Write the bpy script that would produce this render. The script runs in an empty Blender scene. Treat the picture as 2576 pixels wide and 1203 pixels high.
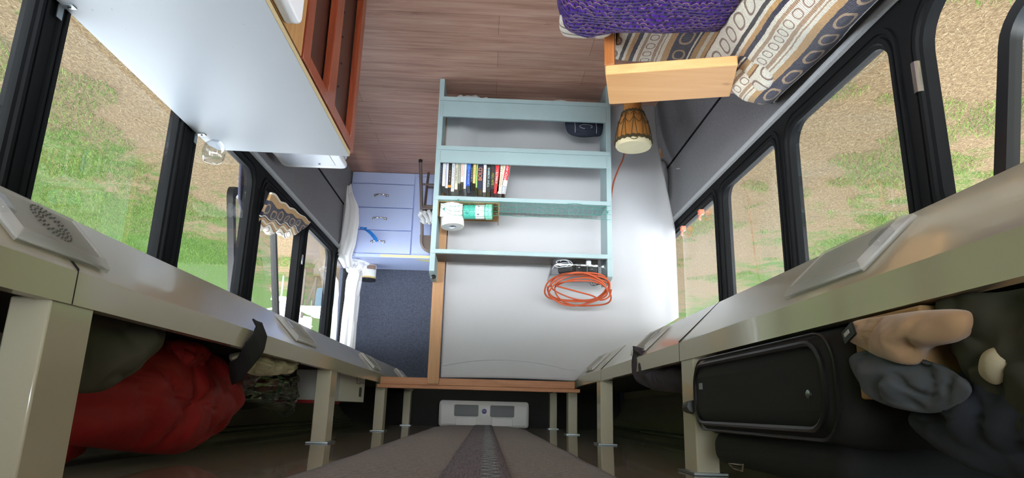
import bpy, bmesh, math, random
from mathutils import Vector, Matrix, noise
import numpy as np
R = random.Random(7)
S = bpy.context.scene
COL = S.collection

# ------------------------------------------------------------------ camera (phone held upside down)
cam = bpy.data.cameras.new('camera'); cam.sensor_fit = 'HORIZONTAL'; cam.sensor_width = 36
cam.lens = 1660 / 2576 * 36; cam.clip_start = 0.02; cam.clip_end = 300
camo = bpy.data.objects.new('camera', cam); COL.objects.link(camo); S.camera = camo
B = [(-0.99893845, -0.03416594, -0.03089749), (-0.03846864, 0.24975476, 0.96754469), (-0.02534028, 0.96770618, -0.25080395)]
camo.matrix_world = Matrix(((B[0][0], -B[0][1], -B[0][2], 0), (B[1][0], -B[1][1], -B[1][2], 0),
                            (B[2][0], -B[2][1], -B[2][2], 1.70), (0, 0, 0, 1)))
# ------------------------------------------------------------------ daylight and exposure
W = bpy.data.worlds.new('overcast_sky'); S.world = W; W.use_nodes = True
wn = W.node_tree.nodes; wl = W.node_tree.links
bgn = wn['Background']; bgn.inputs[1].default_value = 14.8
tc = wn.new('ShaderNodeTexCoord'); sx = wn.new('ShaderNodeSeparateXYZ'); rp = wn.new('ShaderNodeValToRGB')
cr_ = rp.color_ramp; cr_.elements[0].color = (.98, 0.98, 1.0, 1); cr_.elements[1].color = (0.16, 0.19, 0.23, 1)
for p_, c_ in ((.20, (.95, .96, .97, 1)), (.50, (.42, .47, .53, 1))):
    e_ = cr_.elements.new(p_); e_.color = c_
wl.new(tc.outputs['Generated'], sx.inputs[0]); wl.new(sx.outputs[2], rp.inputs[0]); mp_ = wn.new('ShaderNodeMapRange'); mp_.inputs[1].default_value = -.8; mp_.inputs[2].default_value = .3; mp_.inputs[3].default_value = .55; mp_.inputs[4].default_value = 1.03
sc_ = wn.new('ShaderNodeVectorMath'); sc_.operation = 'SCALE'
wl.new(sx.outputs[0], mp_.inputs[0]); wl.new(rp.outputs[0], sc_.inputs[0]); # unseen glow added to the sky ahead of the windscreen, brightens front-facing surfaces
ny_ = wn.new('ShaderNodeMapRange'); ny_.interpolation_type = 'SMOOTHSTEP'; ny_.inputs[1].default_value = -.86; ny_.inputs[2].default_value = -.97; ny_.inputs[3].default_value = 1.0; ny_.inputs[4].default_value = 4.0
pr_ = wn.new('ShaderNodeMath'); pr_.operation = 'MULTIPLY'; wl.new(sx.outputs[1], ny_.inputs[0]); wl.new(mp_.outputs[0], pr_.inputs[0]); wl.new(ny_.outputs[0], pr_.inputs[1]); wl.new(pr_.outputs[0], sc_.inputs['Scale']); wl.new(sc_.outputs[0], bgn.inputs[0])
sun = bpy.data.lights.new('sun', 'SUN'); sun.energy = 4.0; sun.angle = math.radians(12); sun.color = (1, 0.95, 0.86)
suno = bpy.data.objects.new('sun', sun); COL.objects.link(suno); suno.rotation_euler = (math.radians(20), math.radians(8), 0); suno.location = (0, 0, 12)
S.view_settings.view_transform = 'Standard'; S.view_settings.look = 'None'; S.view_settings.gamma = 1
S.view_settings.use_curve_mapping = False; S.view_settings.exposure = 0.2
S.cycles.max_bounces = 14; S.cycles.diffuse_bounces = 7; S.cycles.glossy_bounces = 5; S.cycles.transparent_max_bounces = 24
S.cycles.transmission_bounces = 6; S.cycles.sample_clamp_indirect = 8
S.cycles.use_denoising = True

# ------------------------------------------------------------------ materials
def lin(c):
    return tuple((x / 255 / 12.92 if x <= 10 else ((x / 255 + .055) / 1.055) ** 2.4) for x in c)
class NT:
    def __init__(s, name):
        s.m = bpy.data.materials.new(name); s.m.use_nodes = True
        s.n = s.m.node_tree.nodes; s.l = s.m.node_tree.links; s.b = s.n['Principled BSDF']
    def new(s, t, **k):
        x = s.n.new('ShaderNode' + t)
        for a, v in k.items(): setattr(x, a, v)
        return x
    def link(s, a, b): s.l.new(a, b)
    def co(s, kind='Object', scale=(1, 1, 1), rot=(0, 0, 0)):
        t = s.new('TexCoord'); mp = s.new('Mapping'); mp.inputs['Scale'].default_value = scale; mp.inputs['Rotation'].default_value = rot
        s.link(t.outputs[kind], mp.inputs[0]); return mp.outputs[0]
    def noise(s, vec, scale, detail=4, rough=.55, dist=0):
        x = s.new('TexNoise'); x.inputs['Scale'].default_value = scale; x.inputs['Detail'].default_value = detail
        x.inputs['Roughness'].default_value = rough; x.inputs['Distortion'].default_value = dist
        s.link(vec, x.inputs['Vector']); return x.outputs['Fac']
    def ramp(s, fac, stops, const=False):
        x = s.new('ValToRGB'); cr = x.color_ramp; cr.interpolation = 'CONSTANT' if const else 'LINEAR'
        while len(cr.elements) < len(stops): cr.elements.new(0.5)
        for e, (p, c) in zip(cr.elements, stops):
            e.position = p; c = lin(c) if max(c) > 1 else c; e.color = (*c[:3], 1)
        s.link(fac, x.inputs[0]); return x.outputs[0]
    def mix(s, f, a, b, mode='MIX'):
        x = s.new('Mix', data_type='RGBA', blend_type=mode)
        if isinstance(f, (int, float)): x.inputs[0].default_value = f
        else: s.link(f, x.inputs[0])
        for i, v in ((6, a), (7, b)):
            if isinstance(v, tuple): x.inputs[i].default_value = (*v[:3], 1)
            else: s.link(v, x.inputs[i])
        return x.outputs[2]
    def math(s, op, a, b=0.0, c=None):
        x = s.new('Math', operation=op)
        for i, v in enumerate((a, b) if c is None else (a, b, c)):
            if isinstance(v, (int, float)): x.inputs[i].default_value = v
            else: s.link(v, x.inputs[i])
        return x.outputs[0]
    def sep(s, vec):
        x = s.new('SeparateXYZ'); s.link(vec, x.inputs[0]); return x.outputs
    def bump(s, h, st=.3, d=.002):
        x = s.new('Bump'); x.inputs['Strength'].default_value = st; x.inputs['Distance'].default_value = d
        s.link(h, x.inputs['Height']); s.link(x.outputs[0], s.b.inputs['Normal'])
    def base(s, c):
        if isinstance(c, tuple): s.b.inputs['Base Color'].default_value = (*c[:3], 1)
        else: s.link(c, s.b.inputs['Base Color'])
        return s
    def set(s, rough=None, metal=None, spec=None, sheen=None, coat=None):
        for k, v in (('Roughness', rough), ('Metallic', metal), ('Specular IOR Level', spec), ('Sheen Weight', sheen), ('Coat Weight', coat)):
            if v is not None: s.b.inputs[k].default_value = v
        return s

def plain(name, c, rough=.5, metal=0, spec=.5, var=0, vs=20, bump=0, bs=200, bd=.001, sheen=None, coat=None):
    t = NT(name); c = lin(c)
    if var:
        f = t.noise(t.co(), vs)
        t.base(t.mix(f, tuple(x * (1 - var) for x in c), tuple(min(1, x * (1 + var)) for x in c)))
    else: t.base(c)
    t.set(rough, metal, spec, sheen, coat)
    if bump: t.bump(t.noise(t.co(), bs, 3), bump, bd)
    return t.m
def glassy(name, tint=(1, 1, 1), rough=.02, ior=1.45, gain=1.0):
    t = NT(name); tr = t.new('BsdfTransparent'); tr.inputs[0].default_value = (*tint, 1)
    gl = t.new('BsdfGlossy'); gl.inputs['Roughness'].default_value = rough
    lw = t.new('LayerWeight'); lw.inputs[0].default_value = .5; f0 = ((ior - 1) / (ior + 1)) ** 2 * gain
    mx = t.new('MixShader'); f = t.math('ADD', t.math('MULTIPLY', t.math('POWER', lw.outputs['Facing'], 5.0), 1 - f0), f0)
    t.link(f, mx.inputs[0]); t.link(tr.outputs[0], mx.inputs[1]); t.link(gl.outputs[0], mx.inputs[2])
    t.link(mx.outputs[0], t.n['Material Output'].inputs[0]); return t.m
def wood(name, c1, c2, axis='X', rough=.5, scale=6, knots=False, coat=None):
    t = NT(name); kst = {'X': (1.0, 1.7, 1.7), 'Y': (1.7, 1.0, 1.7), 'Z': (1.7, 1.7, 1.0)}[axis]; st = {'X': (.12, 1.6, 1.6), 'Y': (1.6, .12, 1.6), 'Z': (1.6, 1.6, .12)}[axis]
    v = t.co('Object', st); f = t.noise(v, scale * 4, 6, .6, 1.2); f2 = t.noise(v, scale * 25, 3)
    c = t.ramp(f, [(.3, c1), (.7, c2)])
    c = t.mix(t.math('MULTIPLY', f2, .35), c, lin(c1))
    if knots:
        vk = t.co('Object', kst)
        vo = t.new('TexVoronoi'); vo.inputs['Scale'].default_value = 4.6; t.link(vk, vo.inputs['Vector'])
        c = t.mix(t.ramp(vo.outputs['Distance'], [(.045, (.9, .9, .9)), (.06, (.45, .45, .45)), (.11, (0., 0., 0.))]), c, lin((140, 92, 66)))
    t.base(c).set(rough, coat=coat); t.bump(f2, .12, .0006); return t.m
def carpet(name, c, var=.35, sc=420, bd=.002):
    t = NT(name); v = t.co(); f = t.math('ADD', t.math('MULTIPLY', t.noise(v, sc, 3, .7), .6), t.math('MULTIPLY', t.noise(v, sc * .35, 3, .7), .4)); g = t.noise(v, 9, 3)
    c = lin(c); a = t.ramp(f, [(.3, tuple(x * (1 - var) for x in c)), (.72, tuple(x * (1 + 1.2 * var) for x in c))])
    t.base(t.mix(t.math('MULTIPLY', g, .3), a, tuple(x * .75 for x in c))).set(.95, spec=.15, sheen=.3); t.bump(f, .7, bd); return t.m

M = {}
M['cream'] = plain('cream_paint', (212, 204, 182), .13, coat=.3)
M['ceil'] = plain('olive_ceiling_gloss', (182, 176, 156), .07, var=.06, vs=3, coat=.4)
M['cove'] = plain('olive_cove_vinyl', (184, 182, 152), .3)
M['darkin'] = plain('dark_lining', (30, 30, 30), .8)
M['rubber'] = plain('black_rubber', (13, 14, 16), .65, spec=.10)
M['rubber2'] = plain('black_window_seal', (22, 23, 25), .4, spec=.35)
M['glass'] = glassy('tinted_window_glass', (.735, .765, .76), .003, 1.5, 1.5)
M['clear'] = glassy('clear_plastic', (.93, .94, .95), .06, 1.45, 1.6)
def m_lens():
    t = NT('ribbed_lamp_lens'); t.base(lin((244, 240, 238))).set(.22, spec=.6)
    tr = t.new('BsdfTransparent'); tr.inputs[0].default_value = (.9, .9, .9, 1); mx = t.new('MixShader'); mx.inputs[0].default_value = .32
    t.link(tr.outputs[0], mx.inputs[1]); t.link(t.b.outputs[0], mx.inputs[2]); t.link(mx.outputs[0], t.n['Material Output'].inputs[0]); return t.m
M['lens'] = m_lens()
M['film'] = glassy('crinkled_film', (.78, .80, .78), .12, 1.5, 2.2)
M['wcarpet'] = carpet('charcoal_wall_carpet', (92, 92, 98), .6, 300)
M['rcarpet'] = carpet('blue_grey_wall_carpet', (70, 75, 90), .7, 260)
M['ccarpet'] = carpet('grey_ceiling_carpet', (130, 122, 117), .95, 190, .004)
M['fuzz'] = carpet('grey_carpet_edge', (150, 154, 160), .3, 500)
M['white'] = plain('white_laminate', (146, 150, 156), .5, spec=.25, var=.02, vs=4)
M['chip'] = plain('particle_board', (178, 160, 122), .8, var=.35, vs=260)
M['chrome'] = plain('chrome', (225, 225, 228), .12, 1)
M['zinc'] = plain('zinc_bracket', (160, 168, 172), .35, 1)
M['brass'] = plain('brass_screw', (180, 150, 95), .35, 1)
M['red_wood'] = wood('red_varnished_wood', (112, 44, 24), (156, 74, 42), 'Z', .3, coat=.3)
M['dark_panel'] = wood('dark_brown_panel', (50, 26, 20), (66, 36, 27), 'Z', .35)
M['ply'] = wood('yellow_plywood', (160, 116, 66), (190, 146, 92), 'Z', .5)
M['pine'] = wood('varnished_pine', (214, 156, 98), (230, 178, 120), 'X', .6, 3, True)
M['pine2'] = wood('orange_pine', (150, 88, 42), (176, 108, 56), 'Z', .35)
M['timber'] = wood('raw_timber', (170, 124, 84), (196, 150, 108), 'Z', .6, 5, True)
M['timberx'] = wood('raw_timber_beam', (166, 108, 70), (198, 140, 98), 'X', .55, 5, True)
M['sheet'] = plain('white_cotton', (184, 184, 188), .9, spec=.15, bump=.05, bs=700, bd=.0004)
M['curt'] = plain('white_curtain_cotton', (238, 238, 242), .9, spec=.15)
M['bluep'] = plain('pale_blue_paint', (194, 208, 250), .4, var=.03, vs=6)
M['yel'] = plain('pale_yellow_paint', (226, 220, 170), .5)
M['black'] = plain('black_plastic', (22, 22, 24), .4)
M['blackf'] = plain('black_fabric', (27, 27, 30), .85, var=.3, vs=400, bump=.4, bs=600, bd=.0006)
M['wplas'] = plain('white_plastic', (228, 230, 235), .35)
M['gplas'] = plain('pale_grey_plastic', (206, 212, 226), .35)
M['brown'] = plain('brown_metal', (112, 98, 92), .4, .2)
M['tp'] = plain('tissue_paper', (242, 242, 242), .95, spec=.1, bump=.2, bs=160)
M['card'] = plain('cardboard', (168, 132, 92), .85, var=.1, vs=60)
M['teal'] = plain('teal_label', (88, 190, 172), .35)
M['mint'] = plain('mint_plastic', (150, 226, 200), .35)
M['net'] = plain('green_netting', (38, 140, 118), .6)
M['orange'] = plain('orange_cable', (188, 84, 48), .55)
M['orange2'] = plain('orange_clip', (226, 120, 92), .4)
M['denim'] = plain('dark_denim', (38, 44, 60), .9, var=.3, vs=300)
M['thread'] = plain('white_thread', (190, 190, 195), .8)
M['skin'] = plain('drum_skin', (226, 214, 176), .6, var=.06, vs=30)
M['drumw'] = wood('carved_drum_wood', (160, 104, 48), (196, 138, 72), 'Z', .4)
M['rope'] = plain('drum_rope', (74, 62, 36), .8)
M['yarn'] = plain('white_yarn', (214, 214, 216), .95, var=.25, vs=120, bump=.6, bs=90, bd=.004)
M['ribbon'] = plain('blue_ribbon', (40, 130, 220), .35)
M['red'] = plain('red_quilted_nylon', (150, 30, 32), .6, var=.15, vs=8, bump=.25, bs=30, bd=.01, spec=.25)
M['greyc'] = plain('taupe_canvas', (84, 80, 70), .85, var=.1)
M['beige'] = plain('beige_canvas', (196, 184, 158), .9, var=.08, vs=40, bump=.4, bs=40, bd=.006)
M['tan'] = plain('tan_fleece', (190, 152, 116), .95, var=.08, vs=60, sheen=.4)
M['slate'] = plain('slate_knit', (92, 96, 106), .95, var=.15, vs=40)
M['navy'] = plain('dark_navy_cloth', (48, 52, 64), .95, var=.2, vs=40)
M['plum'] = plain('dark_plum_fleece', (66, 58, 68), .95, var=.12, vs=40)
M['olivedk'] = plain('dark_olive_cloth', (66, 66, 56), .95, var=.2, vs=20)
M['steel'] = plain('galvanised_steel', (190, 190, 180), .25, 1)
M['grb'] = plain('green_bottle_plastic', (22, 74, 42), .15)
M['redp'] = plain('dark_red_packet', (120, 30, 30), .4)
M['acw'] = plain('grey_white_plastic', (222, 222, 222), .4)
M['acd'] = plain('dark_vent', (26, 27, 32), .4)
M['blueb'] = plain('blue_badge', (44, 40, 120), .3)
M['foil'] = plain('label_paper', (238, 238, 236), .5)
M['label2'] = plain('gold_band', (214, 184, 110), .5)
M['pretz'] = plain('brown_print', (140, 84, 34), .6)
M['ink'] = plain('grey_ink', (120, 122, 128), .7)
M['perf'] = plain('lamp_perforation', (84, 82, 82), .7)
M['wpatio'] = plain('white_patio_plastic', (240, 240, 240), .4)
M['stick'] = plain('weathered_stick', (92, 84, 74), .9)
M['bin'] = plain('slate_blue_bin', (86, 106, 120), .5)

def m_floor():
    t = NT('laminate_planks'); v = t.co('Object')
    br = t.new('TexBrick'); br.offset = .37; br.inputs['Scale'].default_value = 1
    br.inputs['Brick Width'].default_value = 1.22; br.inputs['Row Height'].default_value = .153
    br.inputs['Mortar Size'].default_value = .0012; br.inputs['Mortar Smooth'].default_value = .3; br.inputs['Bias'].default_value = 0
    br.inputs['Color1'].default_value = (.15, .15, .15, 1); br.inputs['Color2'].default_value = (.85, .85, .85, 1); br.inputs['Mortar'].default_value = (.1, .1, .1, 1)
    t.link(v, br.inputs['Vector'])
    vs = t.co('Object', (1.1, 14, 1)); f = t.noise(vs, 2.2, 7, .62, .6); f2 = t.noise(t.co('Object', (3, 90, 1)), 3, 4)
    vd = t.co('Object', (2.0, 22, 1)); f3 = t.noise(vd, 1.6, 5, .7, 1.5)
    c = t.ramp(f, [(.25, (172, 124, 104)), (.5, (214, 166, 146)), (.75, (236, 196, 178))])
    c = t.mix(t.math('MULTIPLY', br.outputs['Color'], .35), c, lin((134, 98, 84)))
    c = t.mix(t.math('MULTIPLY', f2, .3), c, lin((122, 92, 80)))
    c = t.mix(t.ramp(f3, [(.63, (0., 0., 0.)), (.75, (.75, .75, .75))]), c, lin((88, 62, 54)))
    c = t.mix(t.math('MULTIPLY', br.outputs['Fac'], .7), c, lin((70, 48, 42)))
    t.base(c).set(.42, spec=.4); t.bump(f2, .1, .0005); return t.m
M['floor'] = m_floor()

def m_ground():
    t = NT('patchy_summer_lawn'); v = t.co('Object')
    big = t.noise(v, .7, 5, .62, .4); mid = t.noise(v, 3.2, 7, .7); fine = t.noise(t.co('Object', (1, .45, 1)), 55, 5, .75, .6); vf = t.noise(t.co('Object', (1, .6, 1)), 170, 3, .8)
    xyz = t.sep(v)
    nl = t.math('ADD', t.math('MULTIPLY', big, .75), t.math('MULTIPLY', mid, .75))     # patches of growth
    # the lawn is greener away from the parking strip the bus stands on
    ax = t.math('ABSOLUTE', xyz[0]); lush = t.math('MULTIPLY', t.math('SUBTRACT', ax, 3.7), .14); lush = t.math('MINIMUM', t.math('MAXIMUM', lush, -.16), .26)
    side = t.math('MULTIPLY', t.math('LESS_THAN', xyz[0], 0), -.09)
    g = t.math('ADD', t.math('ADD', nl, lush), side)
    green = t.ramp(fine, [(.28, (50, 84, 22)), (.52, (98, 142, 44)), (.75, (150, 186, 92))])
    dry = t.ramp(fine, [(.28, (104, 86, 60)), (.5, (164, 142, 108)), (.74, (208, 190, 154))])
    c = t.mix(t.ramp(g, [(.74, (0., 0., 0.)), (.88, (1., 1., 1.))]), dry, green)
    grey = t.noise(v, 1.3, 3); c = t.mix(t.ramp(grey, [(.6, (0., 0., 0.)), (.72, (.4, .4, .4))]), c, lin((132, 126, 112)))
    c = t.mix(t.ramp(vf, [(.62, (0., 0., 0.)), (.8, (.6, .6, .6))]), c, lin((214, 206, 170)))
    t.base(t.mix(1.0, c, (.37, .345, .32), 'MULTIPLY')).set(.9, spec=.1); t.bump(fine, .8, .03); return t.m
M['ground'] = m_ground()

def m_mint():
    t = NT('chipped_mint_paint'); v = t.co(); f = t.noise(v, 8, 3); w = t.noise(t.co('Object', (.6, 1.5, 1.5)), 60, 6, .8)
    ge = t.new('NewGeometry'); e = t.ramp(ge.outputs['Pointiness'], [(.5, (0., 0., 0.)), (.58, (1., 1., 1.))])
    c = t.mix(f, lin((144, 166, 170)), lin((162, 184, 189)))
    c = t.mix(t.ramp(w, [(.665, (0., 0., 0.)), (.70, (1., 1., 1.))]), c, lin((66, 84, 84)))
    t.base(c).set(.45); return t.m
M['mintp'] = m_mint()
M['darkwood'] = wood('dark_bare_wood', (62, 50, 44), (84, 70, 60), 'X', .5)

def m_throw():
    """patterned throw: stripes over v with oval motifs in the wide bands (u,v in metres)"""
    t = NT('patterned_throw'); uv = t.co('UV'); nz = t.noise(t.co('UV'), 40, 2)
    s = t.sep(uv); u, v = s[0], s[1]
    wob = t.math('MULTIPLY', t.math('SUBTRACT', nz, .5), .006)
    v2 = t.math('ADD', v, wob); P = .40
    p = t.math('FRACT', t.math('DIVIDE', v2, P))
    ivory, navy, tan, taupe, brn, char = (226, 220, 206), (44, 46, 66), (190, 150, 100), (170, 142, 116), (120, 76, 44), (62, 60, 62)
    st = [(0, ivory), (.10, taupe), (.13, ivory), (.145, taupe), (.16, ivory), (.19, tan), (.25, navy), (.28, navy), (.42, ivory), (.435, navy), (.45, tan),
          (.50, ivory), (.53, tan), (.57, brn), (.585, ivory), (.60, ivory), (.80, char), (.835, ivory), (.86, tan), (.90, navy), (.94, ivory), (.97, taupe)]
    base = t.ramp(p, st, True)
    def rings(lo, hi, per, col, w):
        c0 = (lo + hi) / 2; hh = (hi - lo) / 2
        a = t.math('DIVIDE', t.math('SUBTRACT', p, c0), hh)
        b = t.math('MULTIPLY', t.math('SUBTRACT', t.math('FRACT', t.math('DIVIDE', u, per)), .5), 2.4)
        d = t.math('SQRT', t.math('ADD', t.math('POWER', t.math('ABSOLUTE', a), 2.6), t.math('POWER', t.math('ABSOLUTE', b), 2.6)))
        d = t.math('ABSOLUTE', t.math('SUBTRACT', d, .66)); return t.math('LESS_THAN', d, w), lin(col)
    for a in ((.61, .79, .085, (140, 116, 106), .13), (.27, .41, .12, (168, 140, 112), .14), (0, .10, .05, (150, 124, 110), .12)):
        f, c = rings(*a); base = t.mix(f, base, c)
    knit = t.new('TexWave', wave_type='BANDS', bands_direction='X'); knit.inputs['Scale'].default_value = 60; knit.inputs['Distortion'].default_value = 3
    knit.inputs['Detail'].default_value = 2; t.link(uv, knit.inputs['Vector'])
    k2 = t.noise(uv, 260, 2); h = t.math('ADD', knit.outputs['Fac'], k2)
    base = t.mix(t.ramp(k2, [(.3, (.45, .45, .45)), (.5, (0., 0., 0.))]), base, lin((70, 62, 60)))
    t.base(base).set(.95, spec=.1, sheen=.3); t.bump(h, .6, .004); return t.m
M['throw'] = m_throw()
def m_knit():
    t = NT('purple_chunky_knit'); uv = t.co('UV'); s = t.sep(uv)
    n = t.noise(uv, 30, 2); PU, PV = .026, .019
    row = t.math('DIVIDE', s[1], PV); ri = t.math('FLOOR', row); 
    uo = t.math('ADD', t.math('DIVIDE', s[0], PU), t.math('MULTIPLY', t.math('MODULO', ri, 2.0), .5))
    uo = t.math('ADD', uo, t.math('MULTIPLY', n, .9))
    fu = t.math('SUBTRACT', t.math('FRACT', uo), .5); fv = t.math('FRACT', row)
    arc = t.math('ADD', fv, t.math('MULTIPLY', t.math('MULTIPLY', fu, fu), -2.6)); arc = t.math('ABSOLUTE', t.math('SUBTRACT', arc, .3))
    pv = t.noise(uv, 60, 3)
    c = t.ramp(pv, [(.3, (26, 8, 58)), (.5, (60, 24, 118)), (.7, (90, 48, 150))])
    dk = t.math('GREATER_THAN', t.math('ABSOLUTE', fu), .40); c = t.mix(dk, c, lin((30, 16, 54)))
    sel = t.math('MULTIPLY', t.math('LESS_THAN', arc, .09), t.math('GREATER_THAN', t.noise(uv, 23, 2), .50))
    c = t.mix(sel, c, lin((148, 112, 116)))
    t.base(c).set(.95, spec=.1, sheen=.15)
    h = t.math('SUBTRACT', 1.0, t.math('ADD', t.math('ABSOLUTE', fu), t.math('ABSOLUTE', t.math('SUBTRACT', fv, .5)))); t.bump(h, 1.0, .008); return t.m
M['knit'] = m_knit()
def m_strip():
    t = NT('woven_ceiling_runner'); v = t.co('Object'); s = t.sep(v)
    f = t.noise(t.co('Object', (30, 220, 1)), 3, 3, .7); g = t.noise(t.co('Object', (120, 4, 1)), 3, 2)
    st_ = t.noise(t.co('Object', (14, 420, 1)), 2, 2); f = t.math('ADD', t.math('MULTIPLY', f, .5), t.math('MULTIPLY', st_, .5)); c = t.ramp(f, [(.36, (58, 60, 74)), (.62, (168, 162, 164))])
    c = t.mix(t.ramp(g, [(.5, (0., 0., 0.)), (.6, (.6, .6, .6))]), c, lin((86, 92, 112)))
    zz = t.math('PINGPONG', t.math('MULTIPLY', s[1], 14.0), .5)
    d = t.math('ABSOLUTE', t.math('SUBTRACT', t.math('MULTIPLY', t.math('SUBTRACT', s[0], -.012), 18.0), t.math('SUBTRACT', zz, .25)))
    w = t.math('MULTIPLY', t.math('LESS_THAN', d, t.math('MULTIPLY', t.noise(t.co('Object', (9, 60, 1)), 2, 3), .17)), t.math('GREATER_THAN', t.noise(t.co('Object', (20, 160, 1)), 2, 2), .45))  # broken pale zigzag: light reflected by the weave, put into the colour
    c = t.mix(w, c, lin((168, 208, 204))); t.base(c).set(.85, spec=.2); t.bump(f, .6, .002); return t.m
M['runner'] = m_strip()
M['paint_tag'] = plain('tan_strap', (150, 140, 128), .6)

# ------------------------------------------------------------------ mesh helpers
class G:
    def __init__(s): s.v = []; s.f = []; s.uv = {}
    def add(s, vs, fs):
        o = len(s.v); s.v += [tuple(x) for x in vs]; s.f += [tuple(i + o for i in f) for f in fs]; return o
    def box(s, x0, x1, y0, y1, z0, z1):
        s.add([(x, y, z) for z in (z0, z1) for y in (y0, y1) for x in (x0, x1)],
              [(0, 2, 3, 1), (4, 5, 7, 6), (0, 1, 5, 4), (2, 6, 7, 3), (0, 4, 6, 2), (1, 3, 7, 5)]); return s
    def obox(s, c, size, m):
        hx, hy, hz = (q / 2 for q in size)
        s.add([Vector(c) + m @ Vector((x, y, z)) for z in (-hz, hz) for y in (-hy, hy) for x in (-hx, hx)],
              [(0, 2, 3, 1), (4, 5, 7, 6), (0, 1, 5, 4), (2, 6, 7, 3), (0, 4, 6, 2), (1, 3, 7, 5)]); return s
    def tube(s, pts, r, n=8, closed=False, flat=None):
        P = [Vector(p) for p in pts]; N = len(P); rs = r if isinstance(r, (list, tuple)) else [r] * N
        up = None; vs = []
        for i in range(N):
            a = P[(i - 1) % N] if (closed or i > 0) else P[i]; b = P[(i + 1) % N] if (closed or i < N - 1) else P[i]
            t = (b - a).normalized()
            if up is None:
                up = Vector((0, 0, 1)) if abs(t.z) < .9 else Vector((1, 0, 0))
            up = (up - t * up.dot(t)).normalized(); w = t.cross(up)
            for k in range(n):
                q = 2 * math.pi * k / n; fy = flat if flat else 1
                vs.append(P[i] + (up * math.cos(q) + w * math.sin(q) * fy) * rs[i])
        fs = []
        for i in range(N if closed else N - 1):
            for k in range(n):
                a = i * n + k; b = i * n + (k + 1) % n; j = ((i + 1) % N) * n
                fs.append((a, b, j + (k + 1) % n, j + k))
        if not closed: fs += [tuple(range(n - 1, -1, -1)), tuple((N - 1) * n + k for k in range(n))]
        s.add(vs, fs); return s
    def lathe(s, prof, c=(0, 0, 0), m=None, n=28, cap=True):
        m = m or Matrix.Identity(3); vs = []
        for r, z in prof:
            for k in range(n):
                q = 2 * math.pi * k / n; vs.append(Vector(c) + m @ Vector((r * math.cos(q), r * math.sin(q), z)))
        fs = [(i * n + k, i * n + (k + 1) % n, (i + 1) * n + (k + 1) % n, (i + 1) * n + k) for i in range(len(prof) - 1) for k in range(n)]
        if cap: fs += [tuple(range(n - 1, -1, -1)), tuple((len(prof) - 1) * n + k for k in range(n))]
        s.add(vs, fs); return s
    def grid(s, fn, nu, nv, closeu=False):
        """fn(i/nu, j/nv) -> point, or (point, (u, v))"""
        o = len(s.v); nU = nu if closeu else nu + 1
        for j in range(nv + 1):
            for i in range(nU):
                q = fn(i / nu, j / nv)
                if len(q) == 2: s.uv[len(s.v)] = q[1]; q = q[0]
                s.v.append(tuple(q))
        for j in range(nv):
            for i in range(nu):
                a = o + j * nU + i; b = o + j * nU + (i + 1) % nU; s.f.append((a, b, b + nU, a + nU))
        return s
    def prism(s, poly, ax, a0, a1):
        """poly: 2D points in the plane across axis ax (x: (y,z), y: (x,z), z: (x,y))"""
        f = {'x': lambda p, a: (a, p[0], p[1]), 'y': lambda p, a: (p[0], a, p[1]), 'z': lambda p, a: (p[0], p[1], a)}[ax]
        n = len(poly); s.add([f(p, a0) for p in poly] + [f(p, a1) for p in poly],
              [tuple(range(n - 1, -1, -1)), tuple(range(n, 2 * n))] + [(i, (i + 1) % n, n + (i + 1) % n, n + i) for i in range(n)]); return s
    def puff(s, outline, nrm, front, back, amp=.01, fq=12, seed=0, rings=18, sub=7, creases=0, pw=.5):
        """a soft solid: the outline is its widest section, it bulges front / back along nrm"""
        P = [Vector(p) for p in outline]; N = len(P); nr = Vector(nrm).normalized(); Q = []
        for i in range(N):                                                      # smooth the outline
            p0, p1, p2, p3 = P[i - 1], P[i], P[(i + 1) % N], P[(i + 2) % N]
            for k in range(sub):
                t = k / sub; Q.append(.5 * (2 * p1 + (p2 - p0) * t + (2 * p0 - 5 * p1 + 4 * p2 - p3) * t * t + (3 * p1 - p0 - 3 * p2 + p3) * t ** 3))
        c = sum(Q, Vector()) / len(Q); n = len(Q); sd = Vector((seed * 3.1, seed * 1.7, seed))
        def pt(p, q, side):
            b = c + (p - c) * q; d = (1 - q * q) ** pw; e = noise.fractal(b * fq + sd, 1, 2, 3) * amp * min(1, d * 1.6)
            if creases:
                w = b + .04 * Vector((noise.noise(b * fq), noise.noise(b * fq + sd), noise.noise(b * fq - sd)))
                e -= creases * 1.5 * (max(0, 1 - abs(noise.noise(w * fq * .6 + sd)) * 4.5) + .7 * max(0, 1 - abs(noise.noise(w * fq * 1.3 - sd)) * 5)) * min(1, d * 1.5)
            return b + nr * ((front if side > 0 else -back) * d + (e if side > 0 else -e))
        o = len(s.v); idx = {}
        for side in (1, -1):
            for r in range(rings, 0, -1):
                if side < 0 and r == rings: 
                    for i in range(n): idx[(side, r, i)] = idx[(1, r, i)]
                    continue
                for i in range(n): idx[(side, r, i)] = len(s.v); s.v.append(tuple(pt(Q[i], math.sin(math.pi / 2 * r / rings), side)))
            idx[(side, 0)] = len(s.v); s.v.append(tuple(pt(c, 0, side)))
        for side in (1, -1):
            for r in range(rings, 1, -1):
                for i in range(n):
                    a, b, c2, d = idx[(side, r, i)], idx[(side, r, (i + 1) % n)], idx[(side, r - 1, (i + 1) % n)], idx[(side, r - 1, i)]
                    s.f.append((a, b, c2, d) if side > 0 else (d, c2, b, a))
            for i in range(n):
                t = (idx[(side, 1, i)], idx[(side, 1, (i + 1) % n)], idx[(side, 0)]); s.f.append(t if side > 0 else t[::-1])
        return s

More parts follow.
